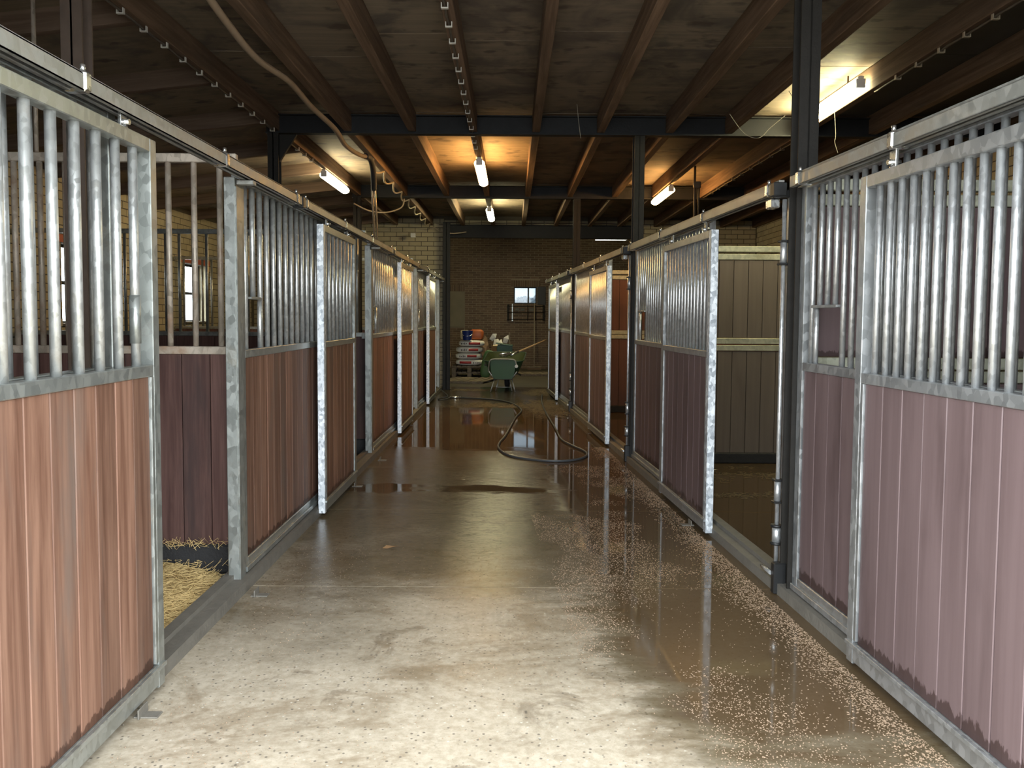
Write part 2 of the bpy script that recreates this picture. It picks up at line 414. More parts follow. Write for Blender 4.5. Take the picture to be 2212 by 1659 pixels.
# ---- ground and floor
bmg = MB(); bmg.box(-70, 70, -60, 110, -0.30, -0.10)
bmg.obj('ground', 'yard', label='pale paved ground outside around the stable', cat='ground', kind='structure')
fb = MB(); fb.box(XL, XR, 0.95, YB, -0.095, -0.012)
floor = fb.obj('floor', 'joint', label='wet concrete stable floor with puddles between the stalls', cat='floor', kind='structure')
def slab(y0, y1, mat='floor', x0=XL, x1=XR):
    bm = bmesh.new(); bmesh.ops.create_cube(bm, size=1.0)
    bmesh.ops.scale(bm, vec=(x1 - x0, y1 - y0 - 0.004, 0.05), verts=bm.verts)
    bmesh.ops.translate(bm, vec=((x0 + x1) / 2, (y0 + y1) / 2, -0.025), verts=bm.verts)
    bmesh.ops.bevel(bm, geom=bm.edges[:], offset=0.002, segments=1, affect='EDGES')
    link('slab', mesh_from_bm(bm, 'slab', mat), floor)
for a, b in ((0.95, 4.52), (4.52, 6.35), (6.35, 8.15), (8.15, 12.3), (12.3, 15.4)): slab(a, b)
slab(15.4, 17.6); slab(17.6, 20.8, 'backfloor'); slab(20.8, YB, 'backfloor')

# ---- walls of separate bricks
def brick_wall(parent, axis, const, sgn, u0, u1, z0, z1, holes, bl, bh, mo, mat, single, limit=300, proud=0.007):
    """bricks on one wall face. axis 'x': wall runs along Y at X=const; axis 'y': along X at Y=const. sgn: towards the room"""
    rows = int((z1 - z0) / (bh + mo)); todo = []
    for r in range(rows):
        z = z0 + r * (bh + mo) + bh / 2
        u = u0 - (bl + mo) / 2 * (r % 2)
        while u < u1:
            a, b = max(u, u0), min(u + bl, u1)
            u += bl + mo
            if b - a < 0.04: continue
            segs = [(a, b)]
            for (h0, h1, hz0, hz1) in holes:
                if z + bh / 2 > hz0 + 0.01 and z - bh / 2 < hz1 - 0.01:
                    ns = []
                    for (p, q) in segs:
                        if q <= h0 or p >= h1: ns.append((p, q)); continue
                        if p < h0 - 0.03: ns.append((p, h0))
                        if q > h1 + 0.03: ns.append((h1, q))
                    segs = ns
            for (p, q) in segs: todo.append((round(p, 4), round(q, 4), z))
    def c3(u, z, w): return (const + sgn * w, u, z) if axis == 'x' else (u, const + sgn * w, z)
    cand = sorted([t for t in todo if single((t[0] + t[1]) / 2, t[2])], key=lambda t: Vector(c3((t[0] + t[1]) / 2, t[2] - 1.5, 0)).length)[:limit]
    cs = set(cand); rest = MB()
    for t in todo:
        p, q, z = t
        pr = proud + random.uniform(-0.003, 0.003)
        if t in cs:
            d = (0.024, q - p, bh) if axis == 'x' else (q - p, 0.024, bh)
            box('brick', c3((p + q) / 2, z, pr - 0.012), d, mat, parent, 0.003)
        else:
            a, b = c3(p, z - bh / 2, pr - 0.024), c3(q, z + bh / 2, pr)
            rest.box(*sorted((a[0], b[0])), *sorted((a[1], b[1])), *sorted((a[2], b[2])))
    if rest.f: rest.obj('bricks', mat, parent, kind='stuff')
def core(name, boxes, mat, label, cat='wall'):
    mb = MB()
    for b in boxes: mb.box(*b)
    return mb.obj(name, mat, label=label, cat=cat, kind='structure')

HL = [(9.86, 10.62, 1.36, 2.34), (13.53, 14.56, 1.36, 2.34)]
TW = 0.17
wl = [(XL - TW, XL, 1.0, YB, -0.1, 1.36), (XL - TW, XL, 1.0, YB, 2.34, 4.25), (XL - TW, XL, 1.0, HL[0][0], 1.36, 2.34),
      (XL - TW, XL, HL[0][1], HL[1][0], 1.36, 2.34), (XL - TW, XL, HL[1][1], YB, 1.36, 2.34)]
wall_left = core('wall_left', wl, 'mortarC', 'cream block outer wall with small windows behind the left stalls')
brick_wall(wall_left, 'x', XL, 1, 7.0, 17.0, 0.75, 3.2, HL, 0.235, 0.088, 0.012, 'brickC', lambda u, z: 8.0 < u < 14.6 and z > 1.35)
for (a, b, c, d) in HL:                       # cream reveals of the openings
    for yy in (a + 0.004, b - 0.004): box('reveal', (XL - TW / 2, yy, (c + d) / 2), (TW, 0.012, d - c), 'brickC', wall_left, 0)
    box('sill_ledge', (XL - TW / 2 + 0.02, (a + b) / 2, c + 0.008), (TW + 0.04, b - a - 0.03, 0.03), 'plaster', wall_left)
    box('lintel', (XL + 0.004, (a + b) / 2, d + 0.05), (0.03, b - a + 0.2, 0.09), 'lintel', wall_left)
wall_right = core('wall_right', [(XR, XR + 0.3, 1.0, YB, -0.1, 4.25)], 'mortarC', 'cream block outer wall behind the right stalls')
brick_wall(wall_right, 'x', XR, -1, 3.0, 17.1, 1.75, 3.5, [], 0.235, 0.088, 0.012, 'brickC', lambda u, z: z > 2.1 and u > 4.0)
wall_front = core('wall_front', [(XL - 0.3, -1.70, 0.95, 1.25, -0.1, 4.25), (1.90, XR + 0.3, 0.95, 1.25, -0.1, 4.25), (-1.70, 1.90, 0.95, 1.25, 3.15, 4.25)],
                  'render', 'front wall with the wide open stable doorway')
HB = [(0.036, 0.70, 1.87, 2.36), (2.37, 3.28, 3.712, 3.752)]
wb = [(XL - 0.3, 0.036, YB, YB + 0.3, -0.1, 4.25), (0.70, 2.37, YB, YB + 0.3, -0.1, 4.25), (3.28, XR + 0.3, YB, YB + 0.3, -0.1, 4.25),
      (0.036, 0.70, YB, YB + 0.3, -0.1, 1.87), (0.036, 0.70, YB, YB + 0.3, 2.36, 4.25),
      (2.37, 3.28, YB, YB + 0.3, -0.1, 3.712), (2.37, 3.28, YB, YB + 0.3, 3.752, 4.25)]
wall_back = core('wall_back', wb, 'mortarB', 'brown brick back wall with a small window at the aisle end')
solid = [(-0.05, 0.80, 2.36, 2.55), (-1.83, -1.37, 1.18, 2.40)]
brick_wall(wall_back, 'y', YB, -1, -2.6, 3.6, 0.0, 4.15, HB + solid, 0.21, 0.052, 0.013, 'brickB', lambda u, z: False, proud=0.005)
for k in range(13): box('soldier_brick', (-0.015 + k * 0.066, YB - 0.004, 2.455), (0.053, 0.03, 0.18), 'brickB', wall_back, 0.003)
for k in range(7): box('soldier_brick', (-1.80 + k * 0.066, YB - 0.004, 2.31), (0.053, 0.03, 0.18), 'brickB', wall_back, 0.003)
box('plaster_panel', (-1.60, YB - 0.004, 1.70), (0.45, 0.04, 1.03), 'plaster', wall_back, 0.004)
# cross wall: wings on both sides and masonry above the steel lintel
wi = core('wall_inner_left', [(XL, -1.42, YW, YW + 0.22, -0.05, 4.25), (-1.42, 2.45, YW, YW + 0.22, 3.385, 4.25)], 'mortarC', 'cream block cross wall at the far end of the left stalls')
brick_wall(wi, 'y', YW, -1, XL, -1.42, 0.0, 3.53, [], 0.245, 0.083, 0.012, 'brickC', lambda u, z: u > -3.3 and z > 2.15)
brick_wall(wi, 'y', YW, -1, -1.41, 2.45, 3.39, 3.56, [], 0.245, 0.083, 0.012, 'brickC', lambda u, z: True)
wr = core('wall_inner_right', [(2.45, XR, YW, YW + 0.22, -0.05, 4.25)], 'mortarC', 'cream block cross wall at the far end of the right stalls')
brick_wall(wr, 'y', YW, -1, 2.45, XR, 0.0, 3.53, [], 0.245, 0.083, 0.012, 'brickC', lambda u, z: z > 2.2)

# ---- ceiling: plywood panels on joists in the middle, sloped panels on rafters at the left
cb = MB()
cb.box(XL - 0.3, XR + 0.3, 0.95, YW + 0.1, 3.62, 3.70); cb.box(XL - 0.3, XR + 0.3, YW + 0.1, YB + 0.3, 4.15, 4.25)
ceiling = cb.obj('ceiling', 'ceil', label='dark plywood ceiling on wooden joists over the aisle', cat='ceiling', kind='structure')
JX = [-2.40, -1.68, -1.03, -0.40, 0.22, 0.88, 1.58, 2.18, 2.93, 3.62, 4.3, 4.95]
BAYS = [(1.26, 4.34), (4.36, 8.49), (8.51, 12.99), (13.01, 17.18)]
for (a, b) in BAYS:
    for x in JX:
        box('joist', (x + random.uniform(-0.008, 0.008), (a + b) / 2, 3.455), (0.078, b - a, 0.19), 'joist', ceiling, 0.004)
    for i in range(len(JX) - 1):
        x0, x1 = JX[i], JX[i + 1]
        cuts = [a, a + (b - a) * random.uniform(0.4, 0.62), b]
        for p, q in zip(cuts, cuts[1:]):
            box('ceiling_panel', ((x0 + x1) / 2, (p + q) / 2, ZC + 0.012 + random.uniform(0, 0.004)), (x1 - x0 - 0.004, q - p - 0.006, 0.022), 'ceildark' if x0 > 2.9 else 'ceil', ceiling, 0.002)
SL = math.atan2(0.33, XL - JX[0]) ; sl = math.atan2(0.33, JX[0] - XL)
ys = [1.3 + 1.40 * k for k in range(12)]
for k, y in enumerate(ys):
    box('rafter', ((XL + JX[0]) / 2 - 0.02, y, 3.30), (JX[0] - XL, 0.07, 0.15), 'rafter', ceiling, 0.003, (0, -sl, 0))
    if k: box('ceiling_panel', ((XL + JX[0]) / 2, y - 0.70, 3.385), (JX[0] - XL + 0.03, 1.396, 0.02), 'ceil', ceiling, 0.002, (0, -sl, 0))
# ---- steel beams across
def ibeam_mesh(L, h, w, mat, t=0.012):
    mb = MB(); mb.box(-L / 2, L / 2, -t / 2, t / 2, 0, h); mb.box(-L / 2, L / 2, -w / 2, w / 2, 0, t); mb.box(-L / 2, L / 2, -w / 2, w / 2, h - t, h)
    return mb.mesh('steel_beam', mat)
which = ['first black steel beam across the ceiling, nearest the camera', 'second black steel beam across the ceiling, before the orange centre lamp', 'third black steel beam across the ceiling, behind the orange centre lamp']
for y, l in zip(BEAM_Y, which):
    link('steel_beam', ibeam_mesh(XR + 2.50, 0.19, 0.10, 'bluesteel'), None, ((XR - 2.50) / 2, y, 3.33), label=l, cat='beam', group='steel ceiling beams')
link('steel_lintel', ibeam_mesh(4.05, 0.265, 0.14, 'bluesteel'), None, (0.50, YW + 0.05, 3.12), label='dark steel lintel above the brick store opening at the far end', cat='beam')

# ---- columns
def hcolumn(name, x, y, h, mat, label, w=0.11, rz=0.0, group='steel columns', cat='column'):
    e = empty(name, (x, y, 0), rz, label, cat, group)
    mb = MB(); mb.box(-0.005, 0.005, -w / 2, w / 2, 0, h); mb.box(-w / 2, w / 2, -w / 2, -w / 2 + 0.01, 0, h); mb.box(-w / 2, w / 2, w / 2 - 0.01, w / 2, 0, h)
    mb.obj('shaft', mat, e)
    box('base_plate', (0, 0, 0.006), (w + 0.03, w + 0.03, 0.012), mat, e)
    return e
hcolumn('steel_column', -2.25, 4.35, 3.33, 'brownsteel', 'brown steel column rising behind the nearest left stall bars')
hcolumn('steel_column', -2.42, 8.50, 3.33, 'black', 'black steel column with a knee bracket under the second beam at left')
hcolumn('steel_column', -2.42, 13.0, 3.33, 'black', 'black steel column behind the left row, beyond the white left lamp')
kb = MB(); kb.add([(0.055, -0.02, 3.32), (0.23, -0.02, 3.32), (0.055, -0.02, 3.05), (0.055, 0.02, 3.32), (0.23, 0.02, 3.32), (0.055, 0.02, 3.05)],
                  [(0, 1, 2), (3, 5, 4), (0, 3, 4, 1), (1, 4, 5, 2), (2, 5, 3, 0)])
kb.obj('knee_bracket', 'black', bpy.data.objects['steel_column.001'])
hcolumn('end_column', -1.345, 16.95, 3.40, 'bluesteel', 'dark blue steel column at the far end of the left stalls', 0.14, 0, 'steel columns')

# ---- windows (glazed frames set into the openings)
def window(n, axis, c, w, h, label, bars, gm='glass'):
    """frame with panes; axis 'x' = in a wall running along Y"""
    e = empty('window_%d' % n, c, math.pi / 2 if axis == 'x' else 0, label, 'window', None, 'structure')
    f = 0.035
    for sx in (-1, 1): box('frame', (sx * (w - f) / 2, 0, 0), (f, 0.03, h), 'winframe', e)
    for sz in (-1, 1): box('frame', (0, 0, sz * (h - f) / 2), (w - 2 * f, 0.03, f), 'winframe', e)
    kind, pos = bars
    if kind == 'v':
        box('glazing_bar', (pos, 0, 0), (0.045, 0.045, h - 2 * f), 'winframe', e)
        spans = [(-w / 2 + f, pos - 0.022, -h / 2 + f, h / 2 - f), (pos + 0.022, w / 2 - f, -h / 2 + f, h / 2 - f)]
    else:
        box('glazing_bar', (0, 0, pos), (w - 2 * f, 0.045, 0.045), 'winframe', e)
        spans = [(-w / 2 + f, w / 2 - f, -h / 2 + f, pos - 0.022), (-w / 2 + f, w / 2 - f, pos + 0.022, h / 2 - f)]
    for a, b, p, q in spans: box('pane', ((a + b) / 2, 0, (p + q) / 2), (b - a, 0.006, q - p), gm, e, 0)
    return e
window(1, 'x', (XL - 0.145, 10.24, 1.855), 0.735, 0.965, 'small two-pane window behind the nearest left stall bars', ('h', 0.02))
window(2, 'x', (XL - 0.145, 14.045, 1.855), 1.005, 0.965, 'two-pane window with a pale reveal seen between the rusty bars', ('h', 0.0))
window(3, 'y', (0.368, YB + 0.10, 2.115), 0.664, 0.49, 'small black two-pane window in the brown back wall', ('v', 0.09), 'glassdim')
box('window_shutter', (0.84, YB - 0.02, 2.11), (0.24, 0.035, 0.52), 'winframe', None, label='dark shutter panel beside the small back wall window', cat='shutter')

# ================================================================ stall rows
class Row:
    """frame of one row of stalls: t runs along the row, d is the depth towards the aisle"""
    def __init__(s, x0, ang, sgn): s.x0, s.a, s.s = x0, ang, sgn
    def pos(s, t, d=0.0):
        dx = s.s * d
        return (s.x0 - math.sin(s.a) * t + math.cos(s.a) * dx, math.cos(s.a) * t + math.sin(s.a) * dx, 0)
RL = Row(-1.41, 0.0, 1)                       # left doors' mid plane
RR = Row(1.704, math.atan(0.0614), -1)        # right doors' mid plane, closing in towards the far end

BARM = {'galvL': 'barL', 'galvR': 'barR'}
def bars_boards(e, row, d, t0, t1, z_board0, z_mid, z_top, gal, boardmat, pitch, r, bw, cut=None, hatch=None):
    """upright bars from z_mid to z_top and boards from z_board0 to z_mid - .045 between t0 and t1 (local to e)"""
    n = max(2, round((t1 - t0) / pitch)); p = (t1 - t0) / n
    for i in range(n):
        t = t0 + p * (i + 0.5)
        z0 = z_mid
        if hatch and i in hatch[0]: z0 = hatch[1]
        rod('bar', (row.s * d, t, z0 - 0.01), z_top - z0 + 0.02, r, BARM[gal], e, 12)
    if hatch:
        a, b = t0 + p * (min(hatch[0]) - 0.15), t0 + p * (max(hatch[0]) + 1.15)
        box('hatch_plate', (row.s * d, (a + b) / 2, hatch[1] - 0.004), (0.045, b - a, 0.014), gal, e)
        for tt in hatch[2]: rod('hatch_bar', (row.s * d, t0 + p * tt, z_mid - 0.01), hatch[1] - z_mid + 0.01, r * 0.95, BARM[gal], e, 12)
    m = max(1, round((t1 - t0) / bw)); q = (t1 - t0) / m
    for i in range(m):
        box('board', (row.s * (d + random.uniform(-0.0012, 0.0012)), t0 + q * (i + 0.5), (z_board0 + z_mid - 0.043) / 2), (0.034, q - 0.0035, z_mid - 0.043 - z_board0), boardmat, e, 0.003)

def stall_door(row, t0, t1, H, gal, boardmat, pitch, r, bw, label, group, z_mid=1.305, notch=None):
    e = empty('stall_door', row.pos(t0), row.a, label, 'stall door', group)
    w = t1 - t0; th = 0.052
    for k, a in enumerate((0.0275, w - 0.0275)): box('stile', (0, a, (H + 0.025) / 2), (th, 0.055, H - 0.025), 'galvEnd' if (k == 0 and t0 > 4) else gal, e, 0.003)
    for a in (0.067, w - 0.067): box('board_channel', (row.s * 0.004, a, (0.13 + z_mid - 0.045) / 2), (0.044, 0.024, z_mid - 0.175), gal, e)
    box('top_rail', (0, w / 2, H - 0.026), (th, w - 0.11, 0.052), gal, e, 0.003)
    box('middle_rail', (0, w / 2, z_mid - 0.022), (th, w - 0.11, 0.044), gal, e, 0.003)
    box('bottom_rail', (0, w / 2, 0.078), (th, w - 0.11, 0.085), gal, e, 0.004)
    box('bottom_lip', (row.s * 0.032, w / 2, 0.112), (0.016, w - 0.02, 0.018), gal, e)
    bars_boards(e, row, 0, 0.079, w - 0.079, 0.12, z_mid, H - 0.045, gal, boardmat, pitch, r, bw)
    for a in (0.22, w - 0.22):                 # hangers with their rollers
        h = box('hanger', (0, a, H + 0.035), (0.012, 0.05, 0.07), 'zinc', e)
        rod('bolt', (-0.026, a - a + 0.0, -0.012), 0.052, 0.011, 'zinc', h, 8, (0, math.pi / 2, 0))
        rod('nut', (0, 0, -0.038), 0.014, 0.018, 'zinc', h, 6)
    if notch: box('grip', (0.0, w - 0.17, notch), (0.04, 0.04, 0.22), gal, e)
    return e

def stall_front(row, t0, t1, H, d, gal, boardmat, pitch, r, bw, label, group, z_mid=1.305, hatch=None):
    e = empty('stall_screen', row.pos(t0), row.a, label, 'stall screen', group)
    w = t1 - t0; th = 0.05; x = row.s * d
    for a in (0.03, w - 0.03): box('stile', (x, a, (H + 0.05) / 2), (th, 0.06, H - 0.05), gal, e, 0.003)
    box('top_rail', (x, w / 2, H - 0.025), (th, w - 0.12, 0.05), gal, e, 0.003)
    box('middle_rail', (x, w / 2, z_mid - 0.022), (th, w - 0.12, 0.044), gal, e, 0.003)
    box('bottom_rail', (x, w / 2, 0.105), (th, w - 0.12, 0.07), gal, e, 0.004)
    box('bottom_lip', (x + row.s * 0.03, w / 2, 0.085), (0.018, w - 0.02, 0.03), gal, e)
    bars_boards(e, row, d, 0.065, w - 0.065, 0.14, z_mid, H - 0.04, gal, boardmat, pitch, r, bw, hatch=hatch)
    return e

def rail(row, t0, t1, zt, d, label, mat, group, cap_first=True, sensors=()):
    """C-shaped sliding rail with lid strip, clamps and an end cap"""
    e = empty('sliding_rail', row.pos(t0), row.a, label, 'rail', group); w = t1 - t0
    mb = MB(); s = row.s; a, b = d - 0.032, d + 0.032
    def bx(p, q, z0, z1): mb.box(min(s * p, s * q), max(s * p, s * q), 0, w, z0, z1)
    bx(b - 0.004, b, zt - 0.055, zt); bx(a, a + 0.004, zt - 0.055, zt); bx(a, b, zt - 0.004, zt)
    bx(a, a + 0.02, zt - 0.055, zt - 0.051); bx(b - 0.02, b, zt - 0.055, zt - 0.051)
    mb.obj('channel', mat, e)
    box('ridge', (s * (d - 0.012), w / 2, zt + 0.010), (0.03, w, 0.02), mat, e)
    n = 4
    for i in range(n):
        t = 0.10 + (w - 0.2) * i / (n - 1)
        c = box('clamp', (s * d, t, zt - 0.024), (0.078, 0.045, 0.068), 'zinc', e, 0.008)
        rod('clamp_bolt', (s * 0.02, 0, 0.034), 0.022, 0.009, 'zinc', c, 8)
    box('end_cap', (s * d, 0.012 if cap_first else w - 0.012, zt - 0.03), (0.072, 0.06, 0.072), 'plastic_blk', e, 0.004)
    return e

LBL = ['nearest', 'second', 'third', 'farthest']
# ------------------------------------------------ left row
LP = [0.23, 4.43, 8.63, 12.83]
GL = 'left row of hardwood stalls'
HLd = 2.168
ldoors = [(2.0, 3.25), (6.10, 7.35), (10.36, 11.61), (13.86, 15.11)]
ldesc = ['large hardwood sliding stall door at the left foreground, weathered boards',
         'second hardwood sliding stall door from the front in the left row, dry speckled end',
         'third hardwood stall door of the left row, its bars lit orange by the lamp',
         'farthest hardwood stall door of the left row beside the blue column']
for (a, b), l in zip(ldoors, ldesc):
    stall_door(RL, a, b, HLd, 'galvL', 'hard', 0.137, 0.0168, 0.142, l, 'left sliding stall doors')
fr = [(1.40, 3.12), (4.53, 7.32), (8.73, 11.55), (12.93, 15.3)]
fdesc = ['fixed barred stall front behind the large left foreground door',
         'fixed stall front with a feed hatch between the first left post and second door',
         'fixed left stall front seen between the second post and the orange-lit door',
         'fixed left stall front just before the farthest left door']
for (a, b), l in zip(fr, fdesc):
    stall_front(RL, a, b, 2.272, -0.092, 'galvL', 'hard', 0.137, 0.0168, 0.142, l, 'left fixed stall fronts', hatch=([1], 1.60, [2.45]))
pdesc = ['galvanised stall post beside the open straw-bedded left stall', 'second galvanised post of the left row beyond the second door',
         'third galvanised post of the left row beyond the orange-lit door', 'last galvanised post of the left row next to the blue column']
for t, l in zip([4.43, 8.63, 12.83, 16.7], pdesc):
    e = empty('stall_post', (-1.505, t + 0.045, 0), 0, l, 'post', 'left stall posts')
    box('upright', (0, 0, 1.13), (0.06, 0.085, 2.20), 'galvL', e, 0.004)
    box('front_flange', (0.034, 0.0, 1.10), (0.010, 0.085, 2.16), 'galvL', e)
    box('foot_plate', (0.01, 0, 0.012), (0.11, 0.12, 0.024), 'galvL', e)
    box('door_stop', (0.085, -0.02, 2.20), (0.09, 0.05, 0.022), 'rail', e)
rl = [(1.30, 5.46), (5.50, 9.65), (9.69, 13.62), (13.66, 17.0)]
for i, (a, b) in enumerate(rl):
    rail(RL, a, b, 2.270, 0.0, 'steel sliding door rail over the %s left stall front' % LBL[i], 'rail', 'left sliding rails')
mb = MB(); mb.box(-0.055, 0.055, 0, 15.7, 0.0, 0.062); mb.box(-0.075, -0.02, 0, 15.7, 0.0, 0.085)
mb.obj('floor_sill', 'sill', None, loc=(-1.485, 1.3, 0), label='grey sill along the floor under the left row of stalls', cat='sill')

def left_partition(y, label, bm_, gal, x1=-1.57):
    e = empty('stall_partition', (x1, y, 0), 0, label, 'partition', 'left stall partitions')
    L = x1 - XL - 0.03
    box('top_rail', (-L / 2, 0, 2.385), (L, 0.045, 0.05), gal, e, 0.004)
    box('middle_rail', (-L / 2, 0, 1.295), (L, 0.045, 0.045), gal, e, 0.003)
    box('fixing_tab', (-0.02, -0.026, 1.285), (0.05, 0.008, 0.065), gal, e)
    n = int(L / 0.146)
    for i in range(n): rod('bar', (-0.10 - 0.146 * i, 0, 1.31), 1.06, 0.0165, gal, e, 10)
    m = int(L / 0.158); q = L / m
    for i in range(m): box('board', (-q * (i + 0.5), random.uniform(-0.001, 0.001), 0.72), (q - 0.004, 0.034, 1.105), bm_, e, 0.003)
    box('rubber_kerb', (-L / 2, 0, 0.085), (L, 0.075, 0.17), 'rubber', e, 0.012)
    return e
p1 = left_partition(4.76, 'rusty-barred hardwood partition inside the open nearest left stall', 'harddark', 'rust')
left_partition(8.92, 'barred dark partition beyond the rusty one in the left stalls', 'harddark', 'galvL')
left_partition(13.1, 'farthest barred partition of the left stalls', 'harddark', 'galvL')
for dx, zz, rr in ((-1.135, 3.38, 0.012), (-1.345, 3.36, 0.016)):
    rod('hanging_rod', (-1.57 + dx, 4.76, 2.41), zz - 2.41 - 0.06 if rr < 0.013 else zz - 2.41 - 0.05, rr, 'rust', None, 10, label='thin rusty rod hanging over the left partition' if rr < 0.013 else 'thicker rusty rod hanging over the left partition', cat='rod')

# ------------------------------------------------ right row
GR = 'right row'
rdoors = [(2.20, 3.535), (5.62, 6.97), (9.60, 10.95), (14.75, 16.05)]
rdesc = ['large plum-brown sliding stall door at the right foreground', 'plum-brown stall door with bright bars beside the open olive stall at right',
         'third right stall door with a bright near edge beyond the second black column', 'farthest right stall door, pushed back near the store']
for (a, b), l in zip(rdoors, rdesc):
    stall_door(RR, a, b, 2.095, 'galvR', 'plum', 0.087, 0.0135, 0.146, l, 'right sliding stall doors', z_mid=1.275)
rf = [(1.45, 4.345), (5.96, 8.475), (10.02, 13.0), (13.24, 16.6)]
rfd = ['fixed barred stall front with a hatch between the right foreground door and black column', 'fixed right stall front with a dark hatch before the second black column',
       'fixed right stall front before the third black column', 'last fixed right stall front before the store']
for (a, b), l in zip(rf, rfd):
    h = None
    w = b - a; n = round((w - 0.13) / 0.087)
    if b < 13: h = ([n - 2, n - 3, n - 4], 1.565, [n - 1.1 - 0.0])
    else: h = ([1, 2, 3], 1.565, [0.9])
    stall_front(RR, a, b, 2.215, -0.085, 'galvR', 'plum', 0.087, 0.0135, 0.146, l, 'right fixed stall fronts', z_mid=1.275, hatch=h)
rr_ = [(1.40, 4.28), (4.50, 8.42), (8.64, 12.95), (13.16, 16.6)]
for i, (a, b) in enumerate(rr_):
    e = rail(RR, a, b, 2.222, 0.0, 'steel sliding door rail over the %s right stall front' % LBL[i], 'rail', 'right sliding rails', cap_first=True)
    if i in (1, 2): box('stop_box', (0.0, 0.09, 2.125), (0.05, 0.09, 0.05), 'zinc', e, 0.006)
cdesc = ['tall black steel column between the two nearest right stalls', 'second black steel column standing in the right row of stalls', 'third black steel column in the right row, standing farthest off']
for (t, l) in zip([4.405, 8.535, 13.06], cdesc):
    p = RR.pos(t, -0.09)
    hcolumn('steel_column', p[0], p[1], 3.33, 'black', l, 0.105, RR.a, 'steel columns')
# jambs with locking rods next to the columns, at each opening
jd = ['galvanised jamb with a black-bracketed locking rod at the open olive stall', 'galvanised jamb with a locking rod at the second black right column', 'galvanised jamb with a locking rod at the third black right column']
for t, l in zip([4.52, 8.65, 13.17], jd):
    e = empty('stall_jamb', RR.pos(t, 0.0), RR.a, l, 'post', 'right stall jambs')
    box('upright', (0.075, 0.0, 1.10), (0.03, 0.04, 2.12), 'galvR', e, 0.003)
    rod('locking_rod', (0.035, -0.01, 0.12), 2.02, 0.0115, 'barR', e, 10)
    for z in (0.50, 1.80):
        g = rod('guide', (0.035, -0.01, z), 0.11, 0.018, 'barR', e, 10)
        for zz in (-0.012, 0.11): box('guide_plate', (0.012, 0, zz + 0.006), (0.075, 0.055, 0.012), 'plastic_blk', g, 0.003)
    c = rod('clamp_sleeve', (0.035, -0.01, 0.27), 0.085, 0.024, 'barR', e, 10)
    for zz in (-0.012, 0.085): rod('collar', (0, 0, zz), 0.014, 0.033, 'plastic_blk', c, 10)
    rod('pedal', (0.0, -0.03, 0.105), 0.13, 0.011, 'barR', e, 8, (R(-90), 0, 0))
    box('foot_guard', (0.035, -0.055, 0.085), (0.07, 0.05, 0.17), 'plastic_blk', e, 0.006)
    box('top_bracket', (0.03, 0.0, 2.17), (0.10, 0.05, 0.04), 'plastic_blk', e, 0.004)
mb = MB(); mb.box(-0.05, 0.05, 0, 15.3, 0.0, 0.06); mb.box(0.01, 0.07, 0, 15.3, 0.0, 0.085)
mb.obj('floor_sill', 'sill', None, loc=RR.pos(1.4, -0.07), rot=(0, 0, RR.a), label='grey sill along the floor under the right row of stalls', cat='sill')

def right_partition(t, label, mt, railm):
    p = RR.pos(t, -0.16); x0 = p[0] + 0.02; L = XR - x0 - 0.03
    e = empty('stall_partition', (x0, p[1], 0), 0, label, 'partition', 'right stall partitions')
    for z in (2.205, 2.125, 1.265, 1.195): box('rail', (L / 2, 0, z), (L, 0.05, 0.06), railm, e, 0.004)
    m = round(L / 0.152); q = L / m
    for i in range(m):
        box('board', (q * (i + 0.5), random.uniform(-0.001, 0.001), 0.635), (q - 0.004, 0.034, 1.05), mt, e, 0.003)
        box('board', (q * (i + 0.5), random.uniform(-0.001, 0.001), 1.695), (q - 0.004, 0.034, 0.79), mt, e, 0.003)
    box('rubber_kerb', (L / 2, 0, 0.055), (L, 0.08, 0.11), 'rubber', e, 0.01)
    return e
right_partition(4.42, 'plum-brown board partition behind the nearest right stall bars', 'plum', 'dusty')
right_partition(8.54, 'olive-lit board partition inside the open right stall', 'panel_in', 'dusty')
right_partition(13.07, 'reddish dark board partition beyond the second right column', 'panel_red', 'dusty')

# door guides screwed to the floor beside the left row and right row
gp = [((-1.372, 3.02, 0), 0, 'curved steel door guide on the floor at the left foreground door'), ((-1.36, 4.36, 0), 0, 'steel door guide on the floor by the first left stall post'),
      ((-1.372, 7.22, 0), 0, 'steel door guide on the floor by the second left door'), ((-1.36, 8.55, 0), 0, 'steel door guide on the floor by the second left stall post'),
      ((RR.pos(5.95, 0.04)), RR.a, 'steel door guide on the floor by the bright-barred right door')]
for p, a, l in gp:
    s = 1 if p[0] < 0 else -1
    e = empty('door_guide', p, a, l, 'door guide', 'door guides')
    box('foot', (s * 0.02, 0, 0.003), (0.09, 0.05, 0.006), 'sill', e)
    box('upright', (s * 0.0, 0, 0.02), (0.006, 0.08, 0.036), 'sill', e)

